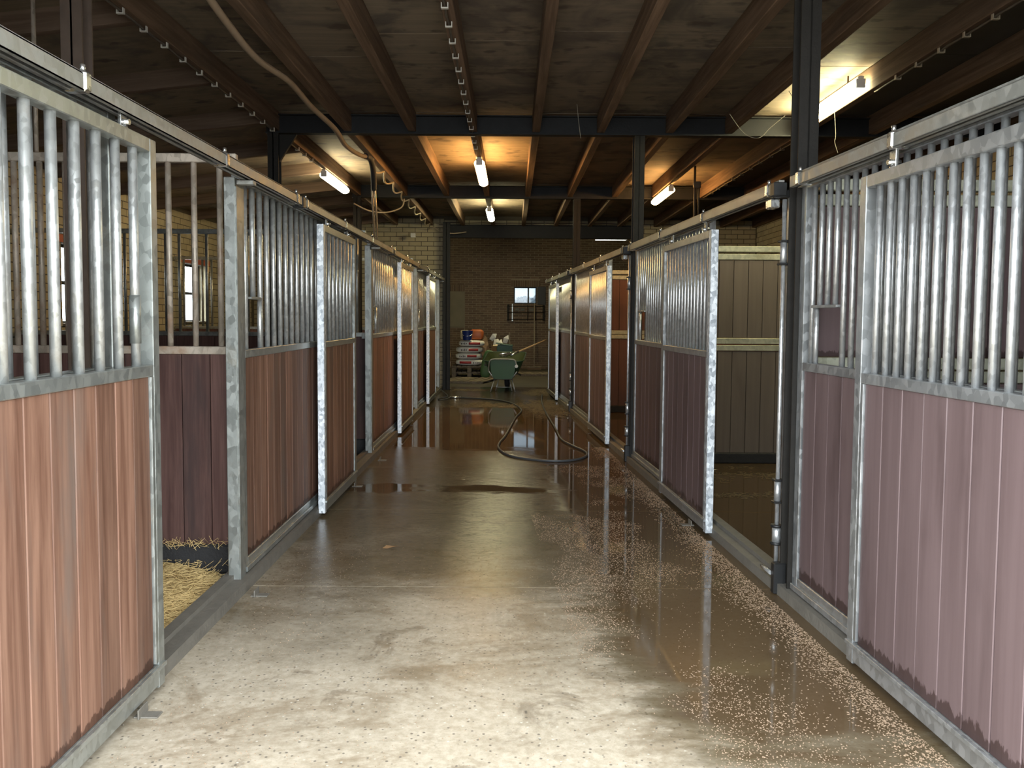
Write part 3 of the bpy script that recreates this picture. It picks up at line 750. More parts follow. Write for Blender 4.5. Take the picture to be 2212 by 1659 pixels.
# ================================================================ lamps
def lamp(name, x, y0, y1, z, col, strength, label, ztop=3.36):
    L = y1 - y0
    e = empty(name, (x, (y0 + y1) / 2, z), 0, label, 'lamp', 'fluorescent lamps under the joists')
    # slim housing strip on top, rounded translucent cover glowing all round
    box('housing', (0, 0, 0.058), (0.05, L, 0.024), 'plastic_wht', e, 0.006)
    mb = MB(); n = 16
    for yy, k_ in ((-L / 2 + 0.018, 0.7), (-L / 2 + 0.05, 1.0), (L / 2 - 0.05, 1.0), (L / 2 - 0.018, 0.7)):
        for k in range(n):
            t = 2 * math.pi * k / n
            mb.v.append((0.062 * k_ * math.cos(t), yy, 0.045 * k_ * math.sin(t)))
    for j in range(3):
        for k in range(n): mb.f.append((j * n + k, j * n + (k + 1) % n, (j + 1) * n + (k + 1) % n, (j + 1) * n + k))
    mb.f.append(tuple(range(n))); mb.f.append(tuple(range(3 * n, 4 * n))[::-1])
    bm = bmesh.new(); me = mb.mesh('cover', lamp_mat('glow_' + name, col, strength), True)
    bm.from_mesh(me); bmesh.ops.recalc_face_normals(bm, faces=bm.faces); bm.to_mesh(me); bm.free()
    link('cover', me, e)
    for s in (-1, 1): box('end_cap', (0, s * (L / 2 - 0.008), 0.01), (0.075, 0.018, 0.075), 'plastic_wht', e, 0.004)
    for s in (-1, 1): rod('mount', (0, s * L * 0.32, 0.06), max(0.012, ztop - z - 0.06) if z < 3.4 or z > 3.5 else 0.08, 0.008, 'cabledark', e, 8)
    return e
WARM, WHITE, YEL = (1.0, 0.54, 0.17), (1.0, 0.86, 0.52), (1.0, 0.91, 0.52)
lamp('fluorescent_lamp', -0.40, 9.80, 11.35, 3.295, WARM, 46, 'orange-glowing tube lamp over the middle of the aisle')
lamp('fluorescent_lamp', -0.40, 14.1, 15.5, 3.295, YEL, 45, 'pale yellow tube lamp farthest along the aisle, before the store')
lamp('fluorescent_lamp', -2.40, 10.6, 12.0, 3.28, WHITE, 34, 'white tube lamp above the left row of stalls')
lamp('fluorescent_lamp', 2.18, 11.55, 12.9, 3.27, WARM, 34, 'orange-glowing tube lamp above the right row of stalls')
lamp('fluorescent_lamp', 2.82, 6.85, 8.35, 3.405, YEL, 44, 'large bright yellow-white tube lamp behind the tall black column')
lamp('fluorescent_lamp', -0.2, 19.4, 20.8, 3.92, YEL, 72, 'yellow tube lamp added out of view behind the steel lintel to light the back wall', 4.15)  # added out of sight behind the lintel to brighten the back wall

# ================================================================ cables, clips and pipes under the joists
def clipped_cable(x, y0, y1, z, step, label, mat='cabledark', r=0.008, clipm='clip'):
    e = empty('clipped_cable', (x, y0, z), 0, label, 'cable', 'cables along the joists')
    mb = MB(); mb.tube([(random.uniform(-0.006, 0.006), yy * (y1 - y0) / 40, 0.0 + random.uniform(-0.002, 0.002)) for yy in range(41)], r, 6); mb.obj('cable', mat, e, True)
    n = int((y1 - y0) / step)
    cl = MB()
    cl.box(-0.022, -0.016, -0.012, 0.012, -0.014, 0.016); cl.box(0.016, 0.022, -0.012, 0.012, -0.014, 0.016); cl.box(-0.022, 0.022, -0.012, 0.012, -0.020, -0.014)
    me = cl.mesh('clip', clipm)
    for i in range(n): link('clip', me, e, (0, step * (i + 0.5), 0))
    return e
clipped_cable(-0.415, 3.6, 9.55, 3.346, 0.32, 'clipped cable along the centre joist to the orange lamp')
clipped_cable(-2.40, 3.4, 10.4, 3.344, 0.32, 'clipped cable along the left joist to the white lamp')
clipped_cable(2.93, 3.4, 6.85, 3.346, 0.32, 'clipped cable along the right joist to the big yellow-white lamp', clipm='cable')
clipped_cable(2.93, 8.55, 12.9, 3.346, 0.40, 'dusty clipped cable beyond the big yellow-white lamp', clipm='cabledark')
# insulated water pipe sagging along the joist, then two bare pipes going down into a left stall
ins = empty('water_pipe', (-1.70, 4.0, 3.33), 0, 'tan insulated water pipe sagging along a joist, left of the centre lamp', 'pipe')
rel = lambda pts: [(x + 1.70, y - 4.0, z - 3.33) for x, y, z in pts]
mb = MB(); mb.tube(catmull(rel([(-1.70, 3.6, 3.33), (-1.72, 4.4, 3.325), (-1.78, 5.2, 3.31), (-1.80, 5.9, 3.29), (-1.76, 6.6, 3.325), (-1.76, 7.3, 3.31), (-1.70, 8.0, 3.27), (-1.72, 8.6, 3.24), (-1.68, 9.15, 3.25), (-1.64, 9.35, 3.27)]), 6), 0.024, 10); mb.obj('insulation', 'foam', ins, True)
mb = MB(); mb.tube(catmull(rel([(-1.645, 9.33, 3.27), (-1.62, 9.5, 3.27), (-1.63, 9.75, 3.18), (-1.655, 9.95, 3.0)]), 6), 0.034, 10); mb.obj('black_elbow', 'rubber', ins, True)
for dx in (-0.018, 0.018):
    mb = MB(); mb.tube(rel([(-1.655 + dx, 9.9, 3.05), (-1.72 + dx, 10.45, 2.6), (-1.78 + dx, 10.9, 2.05)]), 0.011, 8); mb.obj('pipe', 'copper', ins, True)
# looping cable on along the same joist
mb = MB()
pts = []
for i in range(60):
    y = 9.9 + i * 0.121; s = abs(math.sin(i * 0.45))
    pts.append((-1.655 - 0.05 * s, y, 3.345 - 0.075 * s))
pts += [(-1.60, 17.06, 3.30), (-1.50, 17.05, 3.24), (-1.38, 17.0, 3.20), (-1.2, 17.02, 3.185), (-0.95, 17.05, 3.22)]
mb.tube(catmull(pts, 2), 0.012, 6)
mb.obj('looping_cable', 'cable', smooth=True, label='pale cable looping along a joist towards the cream cross wall', cat='cable')
mb = MB(); mb.tube(catmull([(-2.42, 12.7, 3.20), (-2.2, 12.75, 3.10), (-1.95, 12.8, 3.08), (-1.72, 12.85, 3.16), (-1.68, 12.9, 3.30)], 6), 0.012, 6)
mb.obj('slack_cable', 'cable', smooth=True, label='slack cable hanging under the third beam left of the pipes', cat='cable')
mb = MB(); mb.tube([(-1.4 + 0.1 * k, 17.06, 3.405 + 0.004 * math.sin(k)) for k in range(38)], 0.010, 6)
mb.obj('lintel_cable', 'cabledark', smooth=True, label='thin cable running along the top of the dark steel lintel', cat='cable')
# dark hanging chain and mounting by the right orange lamp
e = empty('hanging_bracket', (2.46, 11.35, 2.35), 0, 'dark bracket rod hanging above the right stalls by the orange lamp', 'bracket')
rod('stem', (0, 0, 0), 1.20, 0.016, 'cabledark', e, 8); box('head', (0.03, 0, 0.95), (0.10, 0.05, 0.09), 'cabledark', e, 0.01); rod('side_pipe', (0.055, 0, 0.45), 0.5, 0.011, 'cabledark', e, 8)
box('junction_box', (-2.02, 16.9, 3.13), (0.10, 0.06, 0.09), 'plastic_wht', None, 0.008, label='small white box on the cross wall above the left stalls', cat='box')
# cobwebs
webs = [([(1.95, 7.6, 3.34), (2.10, 7.65, 3.18), (2.22, 7.6, 3.13), (2.32, 7.6, 3.22), (2.45, 7.6, 3.33)], 'V-shaped cobweb strand hanging before the big right lamp'),
        ([(2.25, 6.9, 3.36), (2.32, 6.92, 3.28), (2.5, 7.2, 3.28), (2.77, 7.6, 3.36)], 'cobweb strand reaching to the bright right lamp'),
        ([(0.60, 8.0, 3.52), (0.62, 8.0, 3.34), (0.64, 8.0, 3.20)], 'single cobweb thread hanging by the second beam right of centre'),
        ([(0.20, 4.55, 3.36), (0.26, 4.6, 3.30), (0.31, 4.6, 3.28), (0.33, 4.6, 3.36)], 'cobweb loop under the joist at the top right of centre'),
        ([(2.82, 7.4, 3.31), (2.835, 7.4, 3.12), (2.83, 7.4, 3.05), (2.86, 7.4, 2.96)], 'short cobweb thread dangling from the bright right lamp')]
for p, l in webs:
    mb = MB(); mb.tube(catmull(p, 5), 0.0028, 4); mb.obj('cobweb', 'web', label=l, cat='cobweb', group='cobwebs under the ceiling')

# ================================================================ floor litter
# straw bed in the nearest left stall
bed = MB(); nx, ny = 40, 34; x0, x1, y0, y1 = -5.2, -1.62, 1.4, 4.70
def edge(y): return -1.585 - 0.07 * noise.noise((y * 2.2, 3.1, 0)) - 0.10 * max(0, (y - 4.25) / 0.4) ** 2
def hgt(x, y):
    k = min(1, max(0, (edge(y) - x) / 0.25))
    return 0.012 + k * (0.055 + 0.03 * noise.noise((x * 3, y * 3, 0)) + 0.012 * noise.noise((x * 12, y * 12, 1)))
for j in range(ny + 1):
    y = y0 + (y1 - y0) * j / ny; xe = edge(y)
    for i in range(nx + 1):
        x = x0 + (xe - x0) * (i / nx) ** 0.6
        bed.v.append((x, y, hgt(x, y) if i < nx else 0.002))
for j in range(ny):
    for i in range(nx):
        a = j * (nx + 1) + i; bed.f.append((a, a + 1, a + nx + 2, a + nx + 1))
bo = bed.obj('straw_bedding', 'bed', smooth=True, label='thick yellow straw bedding on the floor of the nearest left stall', cat='straw', kind='stuff')
def blades(n, place, lo, hi, r, lift, mat, name, parent=None, tilt=0.35, **kw):
    mb = MB()
    for _ in range(n):
        p = place()
        if p is None: continue
        x, y, z = p; L = random.uniform(lo, hi); a = random.uniform(0, 2 * math.pi); e = random.uniform(-0.05, tilt)
        d = Vector((math.cos(a) * math.cos(e), math.sin(a) * math.cos(e), math.sin(e))); s = Vector((-math.sin(a), math.cos(a), 0)) * r
        u = Vector((0, 0, r * 1.2)); c = Vector((x, y, z + lift)); A, B = c - d * L / 2, c + d * L / 2
        if A.z < 0.001: A.z = 0.001
        if B.z < 0.001: B.z = 0.001
        mb.add([A - s, A + s, A + u, B - s, B + s, B + u], [(0, 1, 4, 3), (1, 2, 5, 4), (2, 0, 3, 5), (0, 2, 1), (3, 4, 5)])
    return mb.obj(name, mat, parent, **kw)
def in_bed():
    y = random.uniform(2.6, 4.68); x = edge(y) - random.random() ** 1.3 * 1.8
    return (x, y, hgt(x, y))
blades(9000, in_bed, 0.03, 0.11, 0.0016, 0.006, 'straw', 'straw_blades', bo, kind='stuff')
def on_kerb():
    return (random.uniform(-3.2, -1.6), 4.70 + random.uniform(-0.03, 0.03), random.choice((0.165, 0.165, 0.05)) + random.uniform(0, 0.03))
blades(420, on_kerb, 0.03, 0.09, 0.0014, 0.004, 'straw', 'straw_wisps', tilt=1.0, label='straw wisps caught on the rubber kerb of the nearest left stall', cat='straw', kind='stuff')

# wood chips washed along the right-hand stalls and grit over the front of the aisle
def chip_mesh(n, place, lo, hi, mat, name, label):
    mb = MB()
    for _ in range(n):
        p = place()
        if p is None: continue
        x, y = p; a = random.uniform(0, 6.28); L, w, h = random.uniform(lo, hi), random.uniform(lo, hi) * 0.55, random.uniform(0.001, 0.003)
        ca, sa = math.cos(a), math.sin(a); k = random.uniform(-0.0015, 0.003)
        q = [(-L, -w, 0.001), (L, -w, 0.001 + max(0, k)), (L * 0.8, w, 0.001), (-L * 0.9, w * 0.8, 0.001), (0.1 * L, 0, h + 0.001)]
        mb.add([(x + u * ca - v * sa, y + u * sa + v * ca, z) for u, v, z in q], [(0, 1, 4), (1, 2, 4), (2, 3, 4), (3, 0, 4), (3, 2, 1, 0)])
    return mb.obj(name, mat, label=label, cat='litter', kind='stuff')
def xr(y): return 1.679 - 0.0614 * y
def by_right():
    y = random.uniform(2.2, 9.5); d = abs(random.gauss(0.0, 0.09)) + 0.02
    if noise.noise((y * 0.9, 7.3, 0)) < -0.25 and random.random() < 0.6: return None
    return (xr(y) - d, y)
chip_mesh(14000, by_right, 0.002, 0.0058, 'chips', 'wood_chips', 'pale wood chips washed up along the foot of the right stalls')
def mid_right():
    y = random.uniform(2.3, 8.3); d = random.uniform(0.1, 1.15)
    n = noise.noise((d * 1.6, y * 0.9, 1.7)) + 0.45 * noise.noise((d * 5, y * 4, 4))
    if n < random.uniform(-0.05, 0.35): return None
    return (xr(y) - d, y)
chip_mesh(46000, mid_right, 0.0013, 0.0045, 'chips', 'floating_chips', 'scattered wood chips in the wet strip on the right side of the aisle')
def front_grit():
    y = 2.3 + random.random() ** 1.4 * 3.0; x = random.uniform(-1.35, 1.2)
    if x > -0.9 and random.random() < 0.6: return None
    return (x, y)
chip_mesh(6000, front_grit, 0.0012, 0.003, 'chips', 'pale_grit', 'pale grit and chaff scattered over the front of the aisle')
def far_straw():
    x = random.uniform(-1.2, 0.75); y = random.uniform(13.6, 17.0)
    if noise.noise((x * 1.3, y * 1.1, 5.5)) < random.uniform(-0.1, 0.3): return None
    return (x, y, 0.002)
blades(5000, far_straw, 0.04, 0.13, 0.0025, 0.004, 'oldstraw', 'trodden_straw', tilt=0.12, label='trodden straw strewn across the far end of the aisle', cat='straw', kind='stuff')
def far_straw2():
    x = random.gauss(0.62, 0.16); y = random.gauss(13.4, 0.5)
    if x > xr(y) - 0.02: return None
    return (x, y, 0.002)
blades(1100, far_straw2, 0.04, 0.13, 0.0025, 0.008, 'oldstraw', 'straw_heap', tilt=0.2, label='small heap of straw on the floor by the farthest right stall', cat='straw', kind='stuff')
def stall_straw():
    x = random.uniform(1.7, 3.6); y = random.uniform(6.6, 8.3)
    if noise.noise((x * 1.2, y * 3.2, 2.5)) < random.uniform(0.0, 0.3): return None
    return (x, y, 0.002)
blades(3500, stall_straw, 0.02, 0.07, 0.0022, 0.003, 'oldstraw', 'stall_straw', tilt=0.1, label='thin streaks of wet straw on the floor of the open right stall', cat='straw', kind='stuff')
# a leaf
lf = MB(); lf.add([(-0.05, 0, 0.002), (-0.02, 0.022, 0.014), (0.03, 0.018, 0.006), (0.055, 0, 0.01), (0.02, -0.022, 0.012), (-0.02, -0.02, 0.004)], [(0, 5, 1), (1, 5, 4), (1, 4, 2), (2, 4, 3)])
lf.obj('dry_leaf', 'card', loc=(-0.78, 5.28, 0.002), rot=(0, 0, 0.3), label='single dry brown leaf lying on the aisle floor', cat='leaf')

# ================================================================ hose
hp = [(0.577, 15.769), (0.535, 14.78), (0.523, 13.586), (0.54, 12.57), (0.575, 11.355), (0.591, 10.732), (0.609, 9.999), (0.712, 9.512), (0.796, 9.213), (0.824, 8.945), (0.75, 8.686), (0.584, 8.521), (0.367, 8.509), (0.152, 8.622), (-0.013, 8.81), (-0.105, 9.07), (-0.151, 9.398), (-0.138, 9.75), (-0.08, 10.262), (-0.016, 11.139), (0.06, 12.179), (0.156, 13.131), (0.051, 13.99), (-0.113, 14.507), (-0.399, 14.873), (-0.942, 15.121)]
hs = empty('garden_hose', (0.37, 8.51, 0), 0, 'grey water hose looped across the wet aisle floor', 'hose')
mb = MB(); mb.tube(catmull([(x - 0.37, y - 8.51, 0.014) for x, y in hp], 6), 0.013, 8); mb.obj('tube', 'hose', hs, True)
mb = MB(); mb.tube([(-0.93 - 0.37, 15.12 - 8.51, 0.018), (-1.13 - 0.37, 15.10 - 8.51, 0.022)], 0.02, 8); mb.obj('nozzle', 'zinc', hs, True)
mb = MB(); mb.tube(catmull([(-1.13, 15.10, 0.02), (-1.18, 14.85, 0.014), (-1.27, 14.72, 0.012), (-1.33, 14.9, 0.012), (-1.29, 15.12, 0.012), (-1.19, 15.18, 0.02), (-1.22, 15.5, 0.03), (-1.36, 15.8, 0.10)], 6), 0.009, 6)
mb.obj('coiled_cord', 'hose', smooth=True, label='thin cord coiled on the floor by the farthest left door', cat='cord')

# ================================================================ wheelbarrow with a shovel
wbr = empty('wheelbarrow', (-0.16, 16.6, 0), R(-4), 'green wheelbarrow standing at the far end of the aisle', 'wheelbarrow')
def rim(y, z, w, n=10):
    """rounded rectangle cross section corners handled by the tub builder"""
    return y, z, w
# tub: rear rim (near), front rim (far, higher), tapering to a smaller floor
def ring(cx, cy, cz, lx, ly, tilt, r, n=6):
    out = []
    for (sx, sy, a0) in ((1, 1, 0), (-1, 1, 90), (-1, -1, 180), (1, -1, 270)):
        for k in range(n + 1):
            a = R(a0 + 90 * k / n)
            x = sx * (lx - r) + r * math.cos(a); y = sy * (ly - r) + r * math.sin(a)
            out.append((cx + x, cy + y, cz + y * tilt))
    return out
prof = [(0.0, 0.62, 0.40, 0.56, 0.12, 0.12), (0.0, 0.60, 0.388, 0.545, 0.12, 0.12), (0.03, 0.44, 0.33, 0.43, 0.10, 0.12), (0.05, 0.29, 0.25, 0.30, 0.08, 0.12), (0.05, 0.27, 0.19, 0.25, 0.06, 0.10)]
def tub(shrink, name, mat):
    mb = MB(); rings = []
    for cy, cz, lx, ly, tl, r in prof:
        rings.append(ring(0, 0.35 + cy, cz + 0.06 + shrink * 0.4, lx - shrink, ly - shrink, tl, r))
    n = len(rings[0])
    for rg in rings: mb.v += rg
    for i in range(len(rings) - 1):
        for k in range(n):
            k2 = (k + 1) % n; q = (i * n + k, i * n + k2, (i + 1) * n + k2, (i + 1) * n + k)
            mb.f.append(q if shrink else q[::-1])
    mb.f.append(tuple((len(rings) - 1) * n + k for k in range(n)))
    return mb.obj(name, mat, wbr, True)
tub(0.0, 'tub', 'greentub'); tub(0.012, 'tub_lining', 'olive')
mb = MB(); rg = ring(0, 0.35, 0.685, 0.403, 0.563, 0.12, 0.12); mb.tube(rg + [rg[0]], 0.011, 6); mb.obj('rim', 'greentub', wbr, True)
# rear panel framed by the bent push bar
pan = MB(); pts = []
for (x, z, r) in ((0.25, 0.64, 0.06), (-0.25, 0.64, 0.06), (-0.19, 0.27, 0.05), (0.19, 0.27, 0.05)): pts.append((x, z))
pp = [(-0.25, 0.58), (-0.23, 0.625), (-0.19, 0.645), (0.19, 0.645), (0.23, 0.625), (0.25, 0.58), (0.235, 0.42), (0.20, 0.31), (0.17, 0.27), (-0.17, 0.27), (-0.20, 0.31), (-0.235, 0.42)]
m_ = len(pp); pan.v = [(x, -0.305 + (0.645 - z) * 0.10, z) for x, z in pp] + [(x, -0.285 + (0.645 - z) * 0.10, z) for x, z in pp]
pan.f = [tuple(range(m_)), tuple(range(2 * m_ - 1, m_ - 1, -1))] + [(i, m_ + i, m_ + (i + 1) % m_, (i + 1) % m_) for i in range(m_)]
pan.obj('rear_panel', 'greentub', wbr)
mb = MB(); mb.tube(catmull([(-0.285, -0.26, 0.40), (-0.275, -0.31, 0.54), (-0.255, -0.33, 0.62), (-0.20, -0.335, 0.66), (0, -0.335, 0.665), (0.20, -0.335, 0.66), (0.25, -0.335, 0.625), (0.27, -0.34, 0.56), (0.275, -0.36, 0.53)], 5), 0.014, 8); mb.obj('push_bar', 'rail', wbr, True)
rod('grip', (0.275, -0.35, 0.53), 0.06, 0.032, 'plastic_wht', wbr, 12, (R(90), 0, 0))
for s in (-1, 1):
    mb = MB(); mb.tube([(s * 0.17, -0.18, 0.27), (s * 0.245, -0.26, 0.012)], 0.012, 8); mb.obj('leg', 'galvR', wbr, True)
    mb = MB(); mb.tube([(s * 0.10, 0.05, 0.27), (s * 0.165, -0.02, 0.012)], 0.011, 8); mb.obj('leg', 'galvR', wbr, True)
    mb = MB(); mb.tube(catmull([(s * 0.28, -0.26, 0.42), (s * 0.17, -0.20, 0.27), (s * 0.13, 0.3, 0.24), (s * 0.07, 0.85, 0.22)], 5), 0.014, 8); mb.obj('frame_tube', 'galvR', wbr, True)
mb = MB(); mb.tube([(-0.185, -0.2, 0.268), (0.185, -0.2, 0.268)], 0.016, 8); mb.obj('cross_tube', 'galvR', wbr, True)
mb = MB(); mb.tube([(-0.16, -0.01, 0.085), (0.16, -0.01, 0.085)], 0.009, 8); mb.obj('cross_tube', 'galvR', wbr, True)
wh = MB(); tor = 20; tn = 8
for i in range(tor):
    a = 2 * math.pi * i / tor
    for k in range(tn):
        b = 2 * math.pi * k / tn; rr0 = 0.155 + 0.045 * math.cos(b)
        wh.v.append((0.05 * math.sin(b), 0.88 + rr0 * math.cos(a), 0.202 + rr0 * math.sin(a)))
for i in range(tor):
    for k in range(tn):
        i2, k2 = (i + 1) % tor, (k + 1) % tn; wh.f.append((i * tn + k, i2 * tn + k, i2 * tn + k2, i * tn + k2))
wheel = wh.obj('wheel', 'rubber', wbr, True)
rod('hub', (-0.035, 0.88, 0.202), 0.07, 0.115, 'plastic_blk', wheel, 16, (0, R(90), 0))

sh = empty('shovel', (-0.11, 16.33, 0.735), 0, 'shovel with a wooden handle lying across the green wheelbarrow', 'shovel')
bl = MB(); n1, n2 = 8, 6
for i in range(n1 + 1):
    for j in range(n2 + 1):
        u = -1 + 2 * i / n1; w_ = -1 + 2 * j / n2
        x = u * 0.13; y = w_ * 0.10 * (1 - 0.45 * max(0, -u) ** 2); bl.v.append((x - 0.03, y, 0.028 - 0.055 * (1 - w_ * w_) * (1 - u * u * 0.7) + 0.025 * (u > 0.8)))
for i in range(n1):
    for j in range(n2):
        a = i * (n2 + 1) + j; bl.f.append((a, a + n2 + 1, a + n2 + 2, a + 1))
b_ = bl.obj('blade', 'zinc', sh, True); sm = b_.modifiers.new('thick', 'SOLIDIFY'); sm.thickness = 0.004
b_.rotation_euler = (R(-18), 0, R(24))
mb = MB(); mb.tube([(0.08, 0.03, 0.0), (0.24, 0.12, 0.075)], [0.022, 0.019], 10); mb.obj('socket', 'zinc', sh, True)
mb = MB(); mb.tube([(0.22, 0.11, 0.065), (0.80, 0.42, 0.30)], 0.0175, 10); mb.obj('handle', 'handle', sh, True)

# ================================================================ the store corner
def pallet(loc, label, lx=1.0, ly=1.2, rz=0.0, flat=False):
    e = empty('wooden_pallet', loc, rz, label, 'pallet', 'wooden pallets')
    if flat:                                   # low slatted deck: boards on thin battens
        for j in range(3): box('stringer', (0, -ly / 2 + 0.06 + j * (ly - 0.12) / 2, 0.015), (lx, 0.08, 0.03), 'fence', e)
        for i in range(7): box('top_board', (-lx / 2 + 0.05 + i * (lx - 0.1) / 6, 0, 0.042), (0.115, ly, 0.022), 'fence', e, 0.003)
        return e
    for i in range(3):
        box('bottom_board', (-lx / 2 + 0.05 + i * (lx - 0.1) / 2, 0, 0.011), (0.10, ly, 0.022), 'fence', e)
        for j in range(3): box('block', (-lx / 2 + 0.05 + i * (lx - 0.1) / 2, -ly / 2 + 0.06 + j * (ly - 0.12) / 2, 0.061), (0.098, 0.118, 0.078), 'fence', e, 0.004)
    for j in range(3): box('stringer', (0, -ly / 2 + 0.06 + j * (ly - 0.12) / 2, 0.111), (lx, 0.10, 0.02), 'fence', e)
    for i in range(7): box('top_board', (-lx / 2 + 0.05 + i * (lx - 0.1) / 6, 0, 0.133), (0.10, ly, 0.022), 'fence', e, 0.003)
    return e
pallet((-0.98, 19.10, 0), 'low slatted wooden pallet deck lying flat in front of the stacked sacks', 1.0, 1.3, R(-14), True)
pallet((-1.045, 20.72, 0), 'lower wooden pallet under the stacked sacks', 0.86, 0.95)
pallet((-1.045, 20.72, 0.144), 'upper wooden pallet carrying the stacked sacks', 0.86, 0.95)
def sack(name, c, d, mat, label, cat='sack', rz=0.0, group=None, sq=3.2, seed=0, rot=None, zp=0.45):
    """plump sack: squared-off pillow with pinched ends and soft dents"""
    e = empty(name, c, rz, label, cat, group)
    if rot: e.rotation_euler = rot
    def surf(u, v, off=0.0):
        cu, su, cv, sv = math.cos(u), math.sin(u), math.cos(v), math.sin(v)
        f = lambda t, p: math.copysign(abs(t) ** p, t)
        x = f(cv, 2 / sq) * f(cu, 2 / sq); y = f(cv, 2 / sq) * f(su, 2 / sq); z = f(sv, zp)
        z *= 1 - 0.20 * abs(x) ** 5
        k = 1 + 0.05 * noise.noise((x * 2 + seed, y * 2, z * 2 + seed))
        return Vector((x * d[0] / 2 * k, y * d[1] / 2 * k, z * d[2] / 2 * k)) * (1 + off)
    mb = MB(); nu, nv = 32, 12
    for j in range(nv + 1):
        for i in range(nu): mb.v.append(tuple(surf(2 * math.pi * i / nu, -math.pi / 2 + math.pi * j / nv)))
    for j in range(nv):
        for i in range(nu): mb.f.append((j * nu + i, j * nu + (i + 1) % nu, (j + 1) * nu + (i + 1) % nu, (j + 1) * nu + i))
    mb.obj('bag', mat, e, True)
    def patch(nm, x0, x1, z0, z1, m):
        """flat print lying on the front of the bag"""
        q = MB(); a, b = 8, 3
        for j in range(b + 1):
            for i in range(a + 1):
                x = x0 + (x1 - x0) * i / a; z = z0 + (z1 - z0) * j / b
                best = None
                lo_, hi_ = -d[1] / 2 * 1.1, 0.0
                y = -d[1] / 2 * (max(0.0, 1 - abs(2 * z / d[2]) ** 2.6)) ** (1 / 2.6) * (max(0.0, 1 - abs(2 * x / d[0]) ** 3.6)) ** (1 / 3.6)
                k = 1 + 0.05 * noise.noise((2 * x / d[0] * 2 + seed, 2 * y / d[1] * 2, 2 * z / d[2] * 2 + seed))
                q.v.append((x, y * k - 0.012, z))
        for j in range(b):
            for i in range(a): t = j * (a + 1) + i; q.f.append((t, t + 1, t + a + 2, t + a + 1))
        o = q.obj(nm, m, e, True); o.modifiers.new('thick', 'SOLIDIFY').thickness = 0.003
    return e, patch
zz = 0.288
defs = [(-1.055, 0.69, 0.0, (-0.23, 0.06), 'lowest white feed sack of the stack, red print on the left'),
        (-1.075, 0.66, 0.156, (-0.02, 0.21), 'second white feed sack from the bottom of the stack'),
        (-1.06, 0.67, 0.312, (-0.01, 0.22), 'third white feed sack from the bottom of the stack'),
        (-1.005, 0.64, 0.468, (-0.06, 0.22), 'top white feed sack of the stack, under the blue bucket')]
for k, (x, w, dz, (p0, p1), l) in enumerate(defs):
    e, patch = sack('feed_sack', (x, 20.62, zz + dz + 0.079), (w, 0.62, 0.154), 'bagwhite', l, 'sack', R(random.uniform(-2, 2)), 'white feed sacks on the pallet', seed=k * 3.3)
    patch('red_print', p0, p1, -0.028, 0.03, 'bagred')
    # illegible dark lettering beside and on the red block
    for i in range(4):
        xx = (p0 - 0.19 + 0.042 * i) if k else (p1 + 0.05 + 0.042 * i)
        patch('dark_print', xx, xx + 0.018, -0.025 + 0.008 * (i % 2), 0.022 - 0.008 * ((i + 1) % 3), 'bagink')
e, patch = sack('orange_sack', (-0.885, 20.70, 1.047), (0.36, 0.40, 0.26), 'bagorange', 'orange printed sack lying on top of the white sack stack', seed=9, sq=5, zp=0.42)
e, patch = sack('cream_sack', (-1.185, 20.74, 1.037), (0.23, 0.40, 0.24), 'bagcream', 'cream and yellow sack behind the blue bucket on the stack', seed=12, sq=5, zp=0.42)
bk = empty('blue_bucket', (-1.10, 20.34, 0.917), 0, 'blue plastic bucket standing on the white feed sacks', 'bucket')
mb = MB(); n = 24; lv = [(0.105, 0), (0.118, 0.12), (0.13, 0.215), (0.138, 0.215), (0.138, 0.232), (0.125, 0.232), (0.10, 0.012)]
for r, z in lv:
    for k in range(n): mb.v.append((r * math.cos(2 * math.pi * k / n), r * math.sin(2 * math.pi * k / n), z))
for i in range(len(lv) - 1):
    for k in range(n): mb.f.append((i * n + k, i * n + (k + 1) % n, (i + 1) * n + (k + 1) % n, (i + 1) * n + k))
mb.f.append(tuple(range(n))[::-1]); mb.f.append(tuple((len(lv) - 1) * n + k for k in range(n)))
mb.obj('shell', 'bucket', bk)
mb = MB(); mb.tube(catmull([(-0.14, 0, 0.2), (-0.11, -0.10, 0.13), (0, -0.142, 0.10), (0.11, -0.10, 0.13), (0.14, 0, 0.2)], 5), 0.005, 6); mb.obj('handle', 'zinc', bk, True)
def crumple(name, c, d, mat, label, seed, cat='sack', group=None):
    bm = bmesh.new(); bmesh.ops.create_icosphere(bm, subdivisions=3, radius=1.0)
    for v in bm.verts:
        p = v.co.copy(); k = 1 + 0.42 * noise.noise(p * 1.7 + Vector((seed, 0, 0))) + 0.22 * noise.noise(p * 4.5 + Vector((0, seed, 0)))
        v.co = Vector((p.x * d[0] / 2 * k, p.y * d[1] / 2 * k, max(-d[2] / 2, p.z * d[2] / 2 * k)))
    return link(name, mesh_from_bm(bm, name, mat), None, c, label=label, cat=cat, group=group)
crumple('crumpled_sack', (-1.66, 20.30, 0.38), (0.26, 0.36, 0.76), 'bagwhite', 'crumpled whitish sack left of the stacked feed sacks', 2.2)
crumple('crumpled_sack', (-1.70, 20.85, 0.47), (0.30, 0.36, 0.94), 'sackbrown', 'crumpled brown sack behind the left end of the sack stack', 5.1)
crumple('crumpled_sack', (-0.36, 21.2, 0.44), (0.36, 0.36, 0.88), 'bagwhite', 'torn pale paper sack sticking up behind the wheelbarrow', 7.7)
crumple('crumpled_sack', (-0.72, 21.55, 0.46), (0.28, 0.34, 0.92), 'sackbrown', 'brown crumpled sack between the sack stack and torn paper sack', 3.4)
